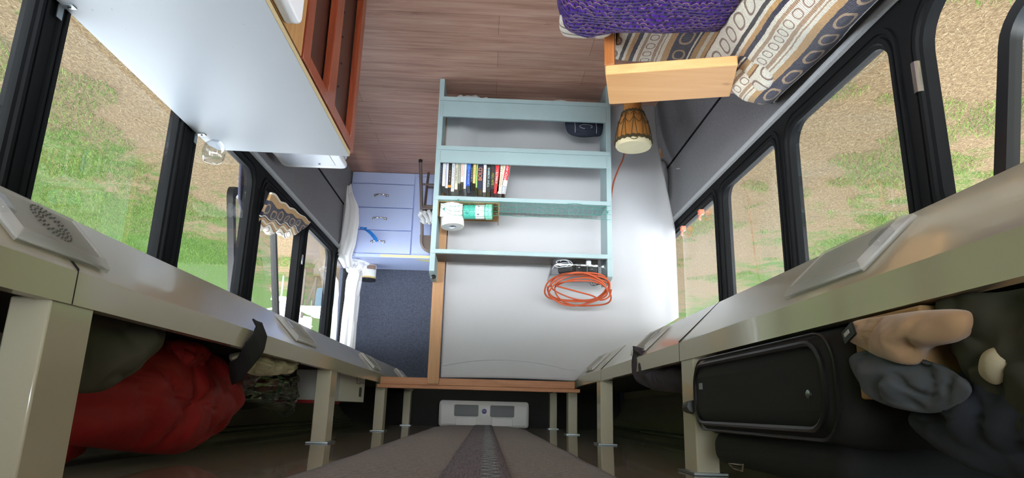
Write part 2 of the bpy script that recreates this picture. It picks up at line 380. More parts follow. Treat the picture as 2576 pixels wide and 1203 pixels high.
ROOT = {}
def put(name, g, m, parent=None, bevel=0, seg=2, ang=35, solid=0, loc=None, sub=0, flip=None):
    vs = np.array(g.v, dtype=float)
    if parent is not None: base = Vector(ROOT[parent.name])
    elif loc is not None: base = Vector(loc)
    else: base = Vector((float((vs[:, 0].min() + vs[:, 0].max()) / 2), float((vs[:, 1].min() + vs[:, 1].max()) / 2), float(vs[:, 2].min())))
    me = bpy.data.meshes.new(name); me.from_pydata([tuple(Vector(v) - base) for v in g.v], [], g.f)
    bm = bmesh.new(); bm.from_mesh(me); bmesh.ops.recalc_face_normals(bm, faces=bm.faces[:]); bm.to_mesh(me); bm.free()
    if g.uv:
        ul = me.uv_layers.new(name='UVMap')
        for lp in me.loops:
            ul.data[lp.index].uv = g.uv.get(lp.vertex_index, (0, 0))
    me.materials.append(m); me.shade_smooth(); me.set_sharp_from_angle(angle=math.radians(ang))
    o = bpy.data.objects.new(name, me); COL.objects.link(o)
    if parent is not None: o.parent = parent
    else: o.location = base
    ROOT[o.name] = base
    if solid: md = o.modifiers.new('thickness', 'SOLIDIFY'); md.thickness = solid; md.offset = 0
    if sub: md = o.modifiers.new('smooth', 'SUBSURF'); md.levels = sub; md.render_levels = sub
    if bevel: md = o.modifiers.new('edge', 'BEVEL'); md.width = bevel; md.segments = seg; md.limit_method = 'ANGLE'; md.angle_limit = math.radians(40)
    return o
def thing(name, label, cat, loc, group=None):
    o = bpy.data.objects.new(name, None); COL.objects.link(o); o.location = loc; o.empty_display_size = .05; ROOT[o.name] = Vector(loc)
    return tag(o, label, cat, group)
def tag(o, label, cat, group=None, kind=None):
    o['label'] = label; o['category'] = cat
    if group: o['group'] = group
    if kind: o['kind'] = kind
    return o
def struct(name, g, m, parent=None, **k):
    o = put(name, g, m, parent, **k)
    if parent is None: o['kind'] = 'structure'
    return o
_tc = {}
def text(name, s, size, loc, xdir, ydir, m, parent, ext=.0004, sx=1.0, bold=0.0):
    """flat lettering with its baseline along xdir and letter tops along ydir, centred on loc"""
    cu = bpy.data.curves.new('t', 'FONT'); cu.body = s; cu.size = size; cu.align_x = 'CENTER'; cu.align_y = 'CENTER'; cu.extrude = ext; cu.offset = bold
    o = bpy.data.objects.new('t', cu); COL.objects.link(o); bpy.context.view_layer.update()
    me = bpy.data.meshes.new_from_object(o.evaluated_get(bpy.context.evaluated_depsgraph_get())); me.name = name
    bpy.data.objects.remove(o); bpy.data.curves.remove(cu)
    X = Vector(xdir).normalized(); Y = Vector(ydir).normalized(); Z = X.cross(Y); b = Vector(loc) - Vector(ROOT[parent.name])
    mt = Matrix(((X.x * sx, Y.x, Z.x, b.x), (X.y * sx, Y.y, Z.y, b.y), (X.z * sx, Y.z, Z.z, b.z), (0, 0, 0, 1)))
    me.transform(mt); me.materials.clear(); me.materials.append(m)
    q = bpy.data.objects.new(name, me); COL.objects.link(q); q.parent = parent; ROOT[q.name] = ROOT[parent.name]; return q
def rrect(a0, a1, b0, b1, r, n=6):
    out = []
    for (ca, cb, q0) in ((a1 - r, b1 - r, 0), (a0 + r, b1 - r, 90), (a0 + r, b0 + r, 180), (a1 - r, b0 + r, 270)):
        for k in range(n + 1):
            q = math.radians(q0 + 90 * k / n); out.append((ca + r * math.cos(q), cb + r * math.sin(q)))
    return out
def rotz(a): return Matrix.Rotation(a, 3, 'Z')

XL, XR, YF, YB = 1.10, -1.02, -3.0, 5.13      # side walls, front, rear
ZC = 1.83                                      # ceiling

# ================================================================== THE SETTING
g = G(); g.grid(lambda u, v: (-40 + 80 * u, -30 + 80 * v, -.75 + .02 * noise.noise(Vector((80 * u, 80 * v, 0)))), 40, 40)
struct('ground', g, M['ground'], loc=(0, 0, -.75))
struct('floor', G().box(XR - .02, XL + .02, YF, YB, -.06, 0), M['floor'], loc=(0, 0, 0))
# ceiling with coved sides
cv = [(XL + .04, 1.56), (XL + .04, 1.60)] + [(XL + .02 - .26 * (1 - math.cos(math.radians(q))), 1.60 + (ZC - 1.60) * math.sin(math.radians(q))) for q in range(0, 91, 10)]
cw = [(XR - .04, 1.56), (XR - .04, 1.60)] + [(XR - .02 + .26 * (1 - math.cos(math.radians(q))), 1.60 + (ZC - 1.60) * math.sin(math.radians(q))) for q in range(0, 91, 10)]
prof = cv + cw[::-1]
g = G(); g.prism(prof + [(XR - .09, 1.56), (XR - .09, 1.92), (XL + .09, 1.92), (XL + .09, 1.56)], 'y', YF, YB)
struct('ceiling', g, M['ceil'], ang=20)
for sgn, X in ((1, XL), (-1, XR)):              # piping along the cove
    g = G()
    for q in (58, 66):
        a = math.radians(q); x = X - sgn * (.26 * (1 - math.cos(a)) - .015); z = 1.60 + (ZC - 1.60) * math.sin(a) - .003
        g.tube([(x, YF + .02, z), (x, YB - .02, z)], .0035, 6)
    struct('trim_1' if sgn > 0 else 'trim_2', g, M['darkin'])
# carpeted centre strip of the ceiling, sagging a little
def strip(u, v):
    y = YF + .1 + (4.72 - YF - .1) * v; x = -.268 + .615 * u + .006 * noise.noise(Vector((y * 3, u * 2, 1)))
    e = min(1, 6 * min(u, 1 - u)); return (x, y, ZC - .002 - .014 * e - .004 * noise.noise(Vector((x * 5, y * 3, 2))) * e)
struct('trim_3', G().grid(strip, 24, 120), M['ccarpet'], solid=.004)
def strip2(u, v):
    y = YF + .2 + (4.70 - YF - .2) * v; x = -.045 + .115 * u; return (x, y, ZC - .0225 - .002 * noise.noise(Vector((x * 9, y * 6, 2))))
struct('trim_4', G().grid(strip2, 6, 100), M['runner'], solid=.004, loc=(0, 0, 1.8))
for sgn, X in ((1, XL), (-1, XR)):
    struct('trim_7' if sgn > 0 else 'trim_8', G().box(min(X + sgn * .03, X + sgn * .085), max(X + sgn * .03, X + sgn * .085), YF, YB, 1.355, 1.62), M['cove'])
struct('trim_9', G().box(XR, XL, YB - .004, YB, 1.50, ZC), M['darkin'])
# rear and front walls
struct('wall_rear', G().box(XR - .08, XL + .08, YB, YB + .05, -.06, 1.9), M['rcarpet'])
struct('wall_front', G().box(XR - .08, XL + .08, YF - .05, YF, -.06, .5), M['wcarpet'])
# lower side walls: carpet up to the sill, a ledge at the foot
SL, SR = .605, .655
for sgn, X, Z, n in ((1, XL, SL, 'left'), (-1, XR, SR, 'right')):
    p = [(X, Z), (X - sgn * .004, .30), (X - sgn * .03, .22), (X - sgn * .035, 0), (X - sgn * .035, -.06), (X + sgn * .03, -.06), (X + sgn * .03, Z)]
    if sgn < 0: p = [(X, Z), (X - sgn * .004, .34), (X - sgn * .025, .29), (X - sgn * .10, .06), (X - sgn * .11, 0), (X - sgn * .11, -.06), (X + sgn * .03, -.06), (X + sgn * .03, Z)]
    struct('wall_' + n, G().prism(p, 'y', YF, YB), M['wcarpet'], ang=25)
    struct('trim_5' if sgn > 0 else 'trim_6', G().tube([(X - sgn * .004, YF, Z - .008), (X - sgn * .004, YB, Z - .008)], .014, 8), M['fuzz'])
    struct('baseboard_' + n, G().tube([(X - sgn * .012, YF, .292 if sgn > 0 else .315), (X - sgn * .012, YB, .275 if sgn > 0 else .315)], .006, 6), M['rubber'])
# windows: one rubber frame per cell with a rounded opening and its own pane
def window(n, X, sgn, y0, y1, z0, hole, r, pane=True, z1=1.36, rib=.03):
    t = .05; outer = [(y0, z0), (y1, z0), (y1, z1), (y0, z1)]
    inner = rrect(hole[0], hole[1], hole[2], hole[3], r); N = len(inner); g = G()
    def pj(p):                                   # inner point pushed out to the cell border
        cy, cz = (hole[0] + hole[1]) / 2, (hole[2] + hole[3]) / 2; hy, hz = (hole[1] - hole[0]) / 2, (hole[3] - hole[2]) / 2
        a, b = (p[0] - cy) / hy, (p[1] - cz) / hz; k = 1 / max(abs(a), abs(b)); a *= k; b *= k
        return (y0 + (y1 - y0) * (a + 1) / 2, z0 + (z1 - z0) * (b + 1) / 2)
    rows = []
    def sh(p, d):                                # offset from the hole towards the border by d metres
        q = pj(p); v = Vector((q[0] - p[0], q[1] - p[1])); L = v.length; k = min(1, d / L) if L else 0; return (p[0] + v.x * k, p[1] + v.y * k)
    for d, x in ((9, .044), (9, 0), (.055, 0), (.053, -.007), (.040, -.007), (.038, -.002), (.030, -.002), (.028, -.009), (.014, -.009), (.010, -.002), (0, .002), (0, .012), (.02, .014), (.02, .044)):
        rows.append([(X + sgn * x, *(pj(p) if d > 8 else sh(p, d))) for p in inner])
    vs = [p for r_ in rows for p in r_]; fs = []
    K = len(rows)
    for j in range(K):
        for i in range(N): fs.append((j * N + i, j * N + (i + 1) % N, ((j + 1) % K) * N + (i + 1) % N, ((j + 1) % K) * N + i))
    g.add(vs, fs); w = struct('window_%d' % n, g, M['rubber'], ang=30)
    if pane:
        gg = G(); c = rrect(hole[0] - .01, hole[1] + .01, hole[2] - .01, hole[3] + .01, r)
        gg.add([(X + sgn * .010, *p) for p in c], [tuple(range(len(c)))]); struct('pane', gg, M['glass'], w)
    return w
T = 1.30
window(1, XL, 1, -2.95, -1.2, SL, (-2.87, -1.28, SL + .08, T), .07)
window(2, XL, 1, -1.2, .25, SL, (-1.12, .17, SL + .08, T), .07)
window(3, XL, 1, .25, 1.48, SL, (.33, 1.42, SL + .08, T), .07)
window(4, XL, 1, 1.48, 2.235, SL, (1.54, 2.165, SL + .05, T), .02)
window(5, XL, 1, 2.235, 2.975, SL, (2.305, 2.90, SL + .07, T), .07)
w6 = window(6, XL, 1, 2.975, 3.78, SL, (3.055, 3.715, SL + .07, T), .07, pane=False)
window(7, XL, 1, 3.78, 4.565, SL, (3.845, 4.49, SL + .07, T), .06)
window(8, XL, 1, 4.565, YB, SL, (4.64, 5.06, SL + .07, T), .05)
window(9, XR, -1, -2.95, -1.0, SR, (-2.87, -1.08, SR + .095, T), .07)
window(10, XR, -1, -1.0, .40, SR, (-.92, .32, SR + .095, T), .07)
w11 = window(11, XR, -1, .40, 1.445, SR, (.48, 1.385, SR + .075, T), .11, pane=False)
window(12, XR, -1, 1.445, 2.15, SR, (1.51, 2.10, SR + .075, T), .07)
window(13, XR, -1, 2.15, 2.81, SR, (2.20, 2.76, SR + .075, T), .05)
window(14, XR, -1, 2.81, YB, SR, (2.86, 4.9, SR + .075, T), .05)
wf = struct('window_15', G().prism([(XR - .08, .5), (XL + .08, .5), (XL + .08, .55), (XR - .08, .55)], 'y', YF - .05, YF).prism([(XR - .08, 1.72), (XL + .08, 1.72), (XL + .08, 1.9), (XR - .08, 1.9)], 'y', YF - .05, YF), M['rubber'])
struct('pane', G().box(XR, XL, YF - .03, YF - .025, .55, 1.72), M['glass'], wf)
def awning(parent, X, sgn, ya, yb, zt, zb, out, r, glass):
    """a hinged sash pushed outwards at the bottom"""
    def P(y, z, d): k = (zt - z) / (zt - zb); return (X + sgn * (out * k + d), y, z)
    o = rrect(ya, yb, zb, zt, r); i = rrect(ya + .035, yb - .035, zb + .035, zt - .035, r * .7); n = len(o); g = G()
    rows = [[P(*p, 0) for p in o], [P(*p, .03) for p in o], [P(*p, .03) for p in i], [P(*p, 0) for p in i]]
    g.add([p for q in rows for p in q], [(j * n + k, j * n + (k + 1) % n, ((j + 1) % 4) * n + (k + 1) % n, ((j + 1) % 4) * n + k) for j in range(4) for k in range(n)])
    s = struct('hinged_sash', g, M['rubber2'], parent); gg = G(); gg.add([P(*p, .015) for p in i], [tuple(range(n))]); struct('pane', gg, glass, parent)
    return P
awning(w6, XL + .065, 1, 3.06, 3.75, 1.30, .675, .09, .07, M['glass'])
awning(w11, XR - .03, -1, .50, 1.295, 1.29, .775, .10, .10, M['glass'])
# window catches
struct('catch', G().box(XL - .014, XL + .002, 3.755, 3.775, .86, .92), M['steel'], w6, bevel=.003)
struct('catch', G().tube([(XR + .006, 1.405, .86), (XR + .006, 1.405, .94)], .012, 10), M['steel'], w11)

# ================================================================== LUGGAGE RACKS
def rack(sgn, xf, z0, z1, xe, ze, xw, name, label, posts, seams):
    root = thing(name, label, 'luggage rack', (xf, 1.0, z0))
    a = lambda *p: [(x * 1.0, z) for x, z in p]
    s = sgn
    poly = [(xf, z1), (xf, z0 + .004), (xf + s * .003, z0), (xe, ze), (xe + s * .02, ze - .006), (xw, ze - .10), (xw, ze - .06),
            (xf + s * .05, z0 + .012), (xf + s * .028, z0 + .016), (xf + s * .025, z1 - .002), (xf + s * .022, z1), ]
    put('rail', G().prism(poly, 'y', YF + .05, YB), M['cream'], root, ang=25)
    put('tray', G().box(min(xf + s * .026, xw + s * .03), max(xf + s * .026, xw + s * .03), YF + .05, YB, z0 + .018, z0 + .024), M['darkin'], root)
    for y in posts:
        xa, xb = sorted((xf + s * .004, xf + s * .056))
        p = put('post', G().box(xa, xb, y, y + .095, z1 - .004, ZC - .004), M['cream'], root, bevel=.003)
        put('foot_plate', G().box(xa - .012, xb + .012, y - .015, y + .11, ZC - .006, ZC - .001), M['zinc'], p)
    for y in seams:
        put('seam', G().prism([(xf - s * .0006, z1), (xf - s * .0006, z0), (xe - s * .0005, ze - .0005), (xe, ze), (xf + s * .002, z0 + .001), (xf + s * .002, z1)], 'y', y, y + .0016), M['darkin'], root)
    return root
rack(1, .55, 1.532, 1.580, .645, 1.434, XL + .05, 'luggage_rack', 'cream overhead luggage rack on the side with the white table, red bag inside', (.85, 2.42, 3.72, 5.0), (.885,))
rack(-1, -.47, 1.526, 1.574, -.575, 1.425, XR - .05, 'luggage_rack', 'cream overhead luggage rack above the armchair side, black suitcase inside', (1.53, 2.80, 3.90, 5.02), (1.62, 2.76))
# lamps in the sloped underside of the racks
def lamp(sgn, xf, z0, xe, ze, ya, yb, label, speaker=False):
    d = Vector((xe - xf, 0, ze - z0)); L = d.length; d.normalize(); nn = Vector((-sgn * .7, 0, -.7)); nn = Vector((d.z * sgn * 1.0, 0, -d.x * sgn)).normalized()
    if nn.z > 0: nn = -nn
    o = Vector((xf, 0, z0)); P = lambda s_, y, h: tuple(o + d * (L * s_) + nn * h + Vector((0, y, 0)))
    root = thing('rack_lamp', label, 'lamp', P(.5, (ya + yb) / 2, 0))
    g = G(); a, b = .13, .85; m = .012
    def ring(k, h): return [P(a + k / L, ya + k, h), P(b - k / L, ya + k, h), P(b - k / L, yb - k, h), P(a + k / L, yb - k, h)]
    rows = [ring(-.004, .0), ring(-.003, .006), ring(.008, .014), ring(.012, .012), ring(.014, .0)]
    vs = [p for r_ in rows for p in r_]; g.add(vs, [(j * 4 + k, j * 4 + (k + 1) % 4, (j + 1) * 4 + (k + 1) % 4, (j + 1) * 4 + k) for j in range(4) for k in range(4)])
    put('bezel', g, M['lens'], root, bevel=.001)
    gg = G(); gg.add([P(a, ya, .002), P(b, ya, .002), P(b, yb, .002), P(a, yb, .002)], [(0, 1, 2, 3)]); put('reflector', gg, M['wplas'], root, solid=.001)
    g = G(); n = 26
    def rib(u, v): return P(a + .014 / L + (b - a - .028 / L) * u, ya + .014 + (yb - ya - .028) * v, .011 + .0012 * math.cos(u * n * 2 * math.pi))
    g.grid(rib, n * 4, 2); put('lens', g, M['lens'], root, ang=80)
    g = G(); ym = ya + .012
    g.box(0, 0, 0, 0, 0, 0); g.v = []; g.f = []
    c = P(.5, ya + .004, .012); g.obox(c, (.03, .022, .010), Matrix.Rotation(math.atan2(d.z, d.x), 3, 'Y').inverted()); put('switch', g, M['clear'], root, bevel=.002)
    if speaker:
        g = G(); cy = ya + .10
        for rr, cnt in ((.014, 12), (.02, 18), (.026, 22), (.032, 28)):
            for k in range(cnt):
                q = 2 * math.pi * k / cnt; g.lathe([(.0014, 0), (.0014, .0022)], P(.52 + rr * math.cos(q) / L, cy + rr * math.sin(q), .0124), n=6)
        put('perforation', g, M['perf'], root)
LR = (1, .55, 1.532, .645, 1.434)
for ya, yb, lb, sp in ((.775, .965, 'large ribbed rack lamp nearest the camera, above the white table', True), (1.97, 2.20, 'clear rack lamp just past the hanging black strap', False),
                       (3.33, 3.56, 'small clear rack lamp next to the beam end with screws, left rack', False), (4.62, 4.85, 'farthest clear rack lamp near the blue carpet wall', False)):
    lamp(*LR, ya, yb, lb, sp)
RR = (-1, -.47, 1.526, -.575, 1.425)
for ya, yb, lb in ((.82, 1.04, 'clear rack lamp nearest the camera on the suitcase rack'), (2.02, 2.22, 'clear rack lamp beside the dark plum cloth'), (3.05, 3.28, 'clear rack lamp beside the end of the white sheet')):
    lamp(*RR, ya, yb, lb)

# ================================================================== REAR AIR CONDITIONER
ac = thing('air_conditioner', 'grey-white air conditioner unit hung from the ceiling at the rear wall', 'air conditioner', (.01, 5.0, 1.64))
def acb(u, v):
    prof_ = [(4.905, 1.822), (4.895, 1.74), (4.90, 1.67), (4.915, 1.652), (4.95, 1.644), (5.12, 1.642)]
    k = v * 5; i = min(4, int(k)); f = k - i; y = prof_[i][0] * (1 - f) + prof_[i + 1][0] * f; z = prof_[i][1] * (1 - f) + prof_[i + 1][1] * f
    return (.012 + (u - .5) * .64 * (.985 + .015 * (1 - v)), y, z)
g = G(); pf = [(4.905, 1.826), (4.893, 1.75), (4.897, 1.68), (4.910, 1.655), (4.94, 1.643), (5.125, 1.642), (5.125, 1.826)]
g.prism(pf, 'x', -.312, .336); put('housing', g, M['acw'], ac, bevel=.022, seg=4)
for x0, x1 in ((.052, .225), (-.205, -.032)):
    q = put('vent', G().prism(rrect(x0, x1, 1.672, 1.752, .010), 'y', 4.884, 4.897), M['acd'], ac)
    gg = G()
    for k in range(5): gg.box(x0 + .012, x1 - .012, 4.880, 4.886, 1.683 + k * .014, 1.686 + k * .014)
    put('louvre', gg, M['black'], q)
    put('recess_panel', G().prism(rrect(x0 + .01, x1 - .014, 1.76, 1.815, .008), 'y', 4.888, 4.900), M['acw'], ac, bevel=.003)
bd = put('badge', G().lathe([(.017, 0), (.017, .005), (.014, .006)], (.010, 4.889, 1.715), Matrix.Rotation(math.radians(90), 3, 'X')), M['blueb'], ac)
put('emblem', G().tube([(.019, 4.882, 1.718), (.014, 4.882, 1.709), (.010, 4.882, 1.714), (.006, 4.882, 1.709), (.001, 4.882, 1.718)], .0018, 6), M['foil'], ac)

# ================================================================== BEAM, POST, SHEET
bm_ = thing('timber_beam', 'orange-brown timber beam spanning between the two luggage racks', 'beam', (.03, 3.46, 1.55))
put('front_board', G().box(-.452, .540, 3.445, 3.468, 1.552, 1.588), M['timberx'], bm_, bevel=.002)
put('top_board', G().box(-.478, .555, 3.440, 3.49, 1.5885, 1.607), M['timberx'], bm_, bevel=.002)
for x in (.527,): put('screw', G().lathe([(.0045, 0), (.0045, .003), (.002, .004)], (x, 3.4455, 1.568), Matrix.Rotation(math.radians(90), 3, 'X'), 10), M['brass'], bm_)
po = thing('timber_post', 'tall raw pine post standing against the beam, left edge of the sheet', 'post', (.27, 3.43, 0))
put('upright', G().box(.242, .301, 3.420, 3.444, 0, 1.583), M['timber'], po, bevel=.002)
put('screw', G().lathe([(.0045, 0), (.0045, .003), (.002, .004)], (.256, 3.4205, 1.572), Matrix.Rotation(math.radians(90), 3, 'X'), 10), M['brass'], po)

def sheet(u, v):
    # u: left (.235) -> right, v: bottom -> top; the right edge follows the wall and the rack
    zt = 1.548 + .012 * (1 - (2 * min(1, u / .58) - 1) ** 2) * -.5
    x0, x1 = .240, -1.0
    lowR = .90 + .11 * min(1, v * 1.7)
    z = v * zt
    kf = max(0, min(1, (.56 - z) / .16)); kf = kf * kf * (3 - 2 * kf); x0 = .238 + .034 * kf
    x = x0 + (-lowR - x0) * u
    # under the rack the top edge is lower
    if x < -.45: zt2 = 1.548 + (x + .45) * .62; z = v * max(1.20, zt2)
    w = 1 - v
    y = 3.475 + .016 * noise.noise(Vector((x * 3.5, z * .9, 3))) * (.35 + w) + .010 * math.sin(x * 21 + z * 2.5 + 2 * noise.noise(Vector((x * 2, z, 1)))) * max(0, w - .2)
    if z < .32:                                   # pooled folds on the floor
        k = (.32 - z) / .32; y -= .05 * k + .026 * k * math.sin(x * 13 - z * 8 + 1.5 * noise.noise(Vector((x * 3, z * 3, 5))))
    sg = max(0, min(1, (z - .08) / .15)) * max(0, min(1, (.95 - z) / .45)); y += .011 * sg * math.sin((x + z * .55) * 19 + 1.5 * noise.noise(Vector((x * 3, z * 2, 8)))) * (.4 + .6 * max(0, min(1, (x + .45) / .3)))
    y += (3.408 - y) * kf * max(0, min(1, (x - .10) / .10))
    dr = math.sin(x * 26 + 3 * noise.noise(Vector((x * 2, z * 1.2, 9)))); y += .006 * dr * (.3 + max(0, -.3 - x))
    y += .004 * math.sin(x * 60 + z) * max(0, -.80 - x) * 3.5
    return (x, min(y, 3.52), max(.004, z))
sh = tag(put('sheet', G().grid(sheet, 150, 110), M['sheet'], ang=180, solid=.0018), 'large white cotton sheet hanging from the beam behind the mint bookshelf', 'sheet')
g = G(); pts = []
for k in range(41):
    x = .235 - .70 * k / 40; c = 1 - ((x + .09) / .33) ** 2; pts.append((x, 3.468, 1.492 - .042 * max(0, c)))
put('hem', G().tube(pts, .0016, 6), M['sheet'], sh)
# the pooled corner of sheet on the floor under the shelf
tag(put('sheet_fold', G().puff([(.24, 3.40, .02), (.20, 3.36, .02), (.10, 3.37, .02), (0, 3.385, .02), (-.10, 3.40, .02), (-.10, 3.44, .02), (.1, 3.44, .02), (.24, 3.44, .02)], (0, 0, 1), .035, .018, .016, 22, 3, creases=.008), M['sheet']),
    'crumpled white cloth lying on the floor under the bookshelf', 'cloth')
# wood block and padded bundle behind the sheet edge
tag(put('wood_block', G().box(-1.045, -.965, 3.56, 3.66, .0, .25), M['timber'], bevel=.003), 'small wood block behind the right edge of the sheet', 'block')
tag(put('white_pillow', G().puff([(-.93, 3.62, .27), (-.99, 3.62, .262), (-1.012, 3.62, .30), (-1.014, 3.62, .40), (-1.0, 3.62, .49), (-.95, 3.62, .53), (-.90, 3.62, .5), (-.89, 3.62, .35)], (0, -1, 0), .10, .06, .01, 14, 2, creases=.004), M['sheet']),
    'white cloth bundle bulging out past the right edge of the sheet', 'pillow')

# ================================================================== MINT BOOKSHELF
X0, X1, Y0, Y1 = .303, -.609, 3.205, 3.395
bs = thing('bookshelf', 'open mint-green painted bookshelf with chipped edges in front of the sheet', 'bookshelf', (-.15, 3.3, 0))
for x, d in ((X0, -.026), (X1, .026)):
    p = [(Y0, 0), (Y1, 0), (Y1, 1.066), (Y0 + .10, 1.064), (Y0 + .02, 1.056), (Y0, 1.045)]
    put('side_panel', G().prism(p, 'x', min(x, x + d), max(x, x + d)), M['mintp'], bs, bevel=.002)
xa, xb = X1 + .026, X0 - .026
for i, (z0, z1) in enumerate(((.104, .127), (.382, .405), (.655, .676), (.934, .955))):
    q = put('shelf_board', G().box(xa, xb, Y0 + (.0), Y1, z0, z1), M['mintp'], bs, bevel=.0015)
    put('edge_strip', G().box(X1 + .006, X0 - .006, Y0 - .005, Y0, z0, z1), M['mintp'], q, bevel=.001)
    if i == 3: put('bare_top', G().box(xa, xb, Y0 + .012, Y1 - .001, z1, z1 + .0012), M['darkwood'], q)
    if i == 3: q['label'] = 'shelf board with bare dark wood on top'
for z0, z1 in ((.127, .216), (.405, .473)):
    l = put('front_lip', G().box(X1 + .012, X0 - .012, Y0 - .001, Y0 + .012, z0, z1), M['mintp'], bs, bevel=.0015)
    for x in (X1 + .024, X0 - .024):
        k = z0 + .012; g = G()
        while k < z1 - .005: g.lathe([(.0016, 0), (.0016, .0008)], (x, Y0 - .001, k), Matrix.Rotation(math.radians(90), 3, 'X'), 6); k += .011
        put('nail_row', g, M['black'], l)
put('hinge_plate', G().box(X0 - .018, X0 - .003, Y0 - .0015, Y0, .80, .86), M['mintp'], bs)
put('corner_knob', G().lathe([(.0, -.012), (.010, -.008), (.013, 0), (.010, .008), (0, .012)], (.282, 3.24, 1.068), n=14), M['black'], bs)

# books -------------------------------------------------------------
def book(xz0, xz1, ztop, col, txt=None, tcol=(240, 240, 240), lean=0, depth=.13, label='', size=None, pages=(222, 218, 206), band=None, extra=None, tshift=0, back=0, marks=None):
    s = .000391; xl = .282 - (xz0 - 245) * s; w = max(.006, (xz1 - xz0) * s - .0008); z0 = .4055; h = ztop - z0
    cx = xl - w / 2; y0 = 3.236 + back; b = thing('book', label, 'book', (cx, y0 + depth / 2, z0), 'books on the bookshelf')
    a = math.radians(lean); m = Matrix.Rotation(a, 3, 'Y'); piv = Vector((xl - w, 0, z0)) if lean else Vector((cx, 0, z0))
    def T(p): return piv + m @ (Vector(p) - piv)
    def B_(x0, x1, y0_, y1, z0_, z1):
        q = G().box(x0, x1, y0_, y1, z0_, z1); q.v = [tuple(T(v)) for v in q.v]; return q
    mc = plain('cover_%d_%d_%d' % col, col, .4, var=.04)
    g = B_(xl - w, xl - w + .0014, y0, y0 + depth, z0, z0 + h)
    for q in (B_(xl - .0014, xl, y0, y0 + depth, z0, z0 + h), B_(xl - w, xl, y0 - .0012, y0 + .0012, z0, z0 + h)): g.add(q.v, q.f)
    put('cover', g, mc, b)
    put('pages', B_(xl - w + .0013, xl - .0013, y0 + .001, y0 + depth - .003, z0 + .001, z0 + h - .0035), plain('pages_%d' % (sum(pages)), pages, .9, var=.12, vs=300), b)
    if band: 
        for (k0, k1, bc) in band: put('spine_band', B_(xl - w, xl, y0 - .0016, y0 - .001, z0 + h * k0, z0 + h * k1), plain('band_%d_%d_%d' % bc, bc, .45), b)
    def tx(t_, c, k, sz, name='title'):
        p = T((cx, y0 - .0018, z0 + h * k)); text(name, t_, sz, p, m @ Vector((0, 0, -1)), m @ Vector((1, 0, 0)), plain('ink_%d_%d_%d' % c, c, .5), b, .0002)
    if txt: tx(txt, tcol, .62 + tshift, size or w * .95)
    for e in extra or (): tx(*e)
    for (c, k0, k1, wd) in marks or ():           # lettering too small to read: a row of short strokes
        g = G(); k = k0
        while k < k1:
            L = R.uniform(.004, .011) / h; z = z0 + h * k
            for j in range(max(2, int(L * h / .0018))):
                zz = z + j * .0018; hh = w * wd * R.uniform(.35, .6); q = G().box(cx - hh / 2, cx + hh / 2, y0 - .0016, y0 - .0013, zz, zz + .0011); q.v = [tuple(T(v)) for v in q.v]; g.add(q.v, q.f)
            k += L + .004 / h
        put('title', g, plain('ink_%d_%d_%d' % c, c, .5), b)
    return b
zt = lambda yz: .5926 + (yz - 455) * .000415
book(246, 288, zt(448), (28, 34, 66), None, label='dark navy book at the left end of the book row, against the side panel', marks=[((120, 130, 160), .4, .9, .5)])
book(289, 330, zt(455), (232, 230, 226), None, label='white book second from the left end of the row', marks=[((176, 180, 176), .45, .7, .4)])
book(331, 346, zt(478), (186, 190, 222), label='thin lavender book third from the left')
book(347, 360, zt(480), (236, 234, 236), label='very thin white book beside the thin lavender one')
book(364, 408, zt(482), (30, 28, 30), None, label='black book with small orange lettering', size=.011, back=.004, band=[(.90, .97, (222, 150, 62))], marks=[((196, 140, 90), .5, .82, .6)])
book(410, 449, zt(520), (238, 240, 242), 'BUILT ON ADVENTURE', (24, 70, 130), label='tall white book with blue capital lettering', size=.0125)
book(451, 494, zt(488), (206, 202, 184), '1 ONE THING', (90, 90, 80), label='cream book with grey lettering beside the tall white one', size=.014, back=.006)
book(496, 528, zt(412), (150, 152, 138), None, label='short olive-grey book left of the white one with red lettering', marks=[((206, 206, 196), .62, .95, .5)])
book(530, 572, zt(392), (232, 228, 220), 'THE ROMANS', (190, 44, 44), label='short white book with small red lettering', size=.011, pages=(196, 180, 150))
book(574, 604, zt(478), (228, 232, 240), label='white spine without title left of the bright blue book')
book(608, 658, zt(440), (34, 84, 196), None, label='bright blue book with white lettering', band=[(.0, .5, (60, 120, 214))], marks=[((226, 234, 250), .35, .95, .5)])
book(661, 690, zt(392), (34, 36, 32), None, label='short black book with green and yellow lettering', marks=[((160, 196, 84), .5, .7, .7), ((210, 216, 190), .7, .95, .7)])
book(692, 730, zt(404), (222, 190, 118), None, label='short gold-tan book beside the thin green one', marks=[((150, 112, 56), .45, .75, .6)], pages=(170, 150, 120))
book(734, 754, zt(458), (150, 196, 110), label='thin light green book left of the orange-lettered one', pages=(200, 190, 160))
book(757, 824, zt(478), (30, 32, 62), 'BOLD', (236, 142, 84), label='thick dark blue book with big orange capital lettering', size=.028, pages=(196, 176, 140), tshift=-.04)
book(829, 868, zt(515), (232, 232, 236), None, label='white book with thin grey lettering left of two black books', marks=[((96, 98, 106), .35, .96, .6)])
book(870, 930, zt(512), (24, 24, 26), 'TONY ROBBINS', (200, 226, 226), label='black book with pale capital lettering, left one of two black books', size=.015, pages=(206, 190, 150))
book(933, 980, zt(470), (34, 30, 30), 'SUN TZU', (176, 190, 70), label='black book with yellow-green and dark red lettering', size=.016, marks=[((120, 44, 50), .3, .62, .6)], tshift=.1)
book(996, 1045, zt(528), (206, 46, 50), '4 MINUTE', (250, 236, 232), lean=2, label='leaning red book with white lettering', size=.015, band=[(.0, .16, (240, 236, 234))], pages=(214, 216, 226), marks=[((236, 150, 150), .36, .5, .7)], tshift=-.02)
book(1048, 1060, zt(500), (60, 52, 44), lean=3, label='thin dark book squeezed left of the cream book with gold lettering')
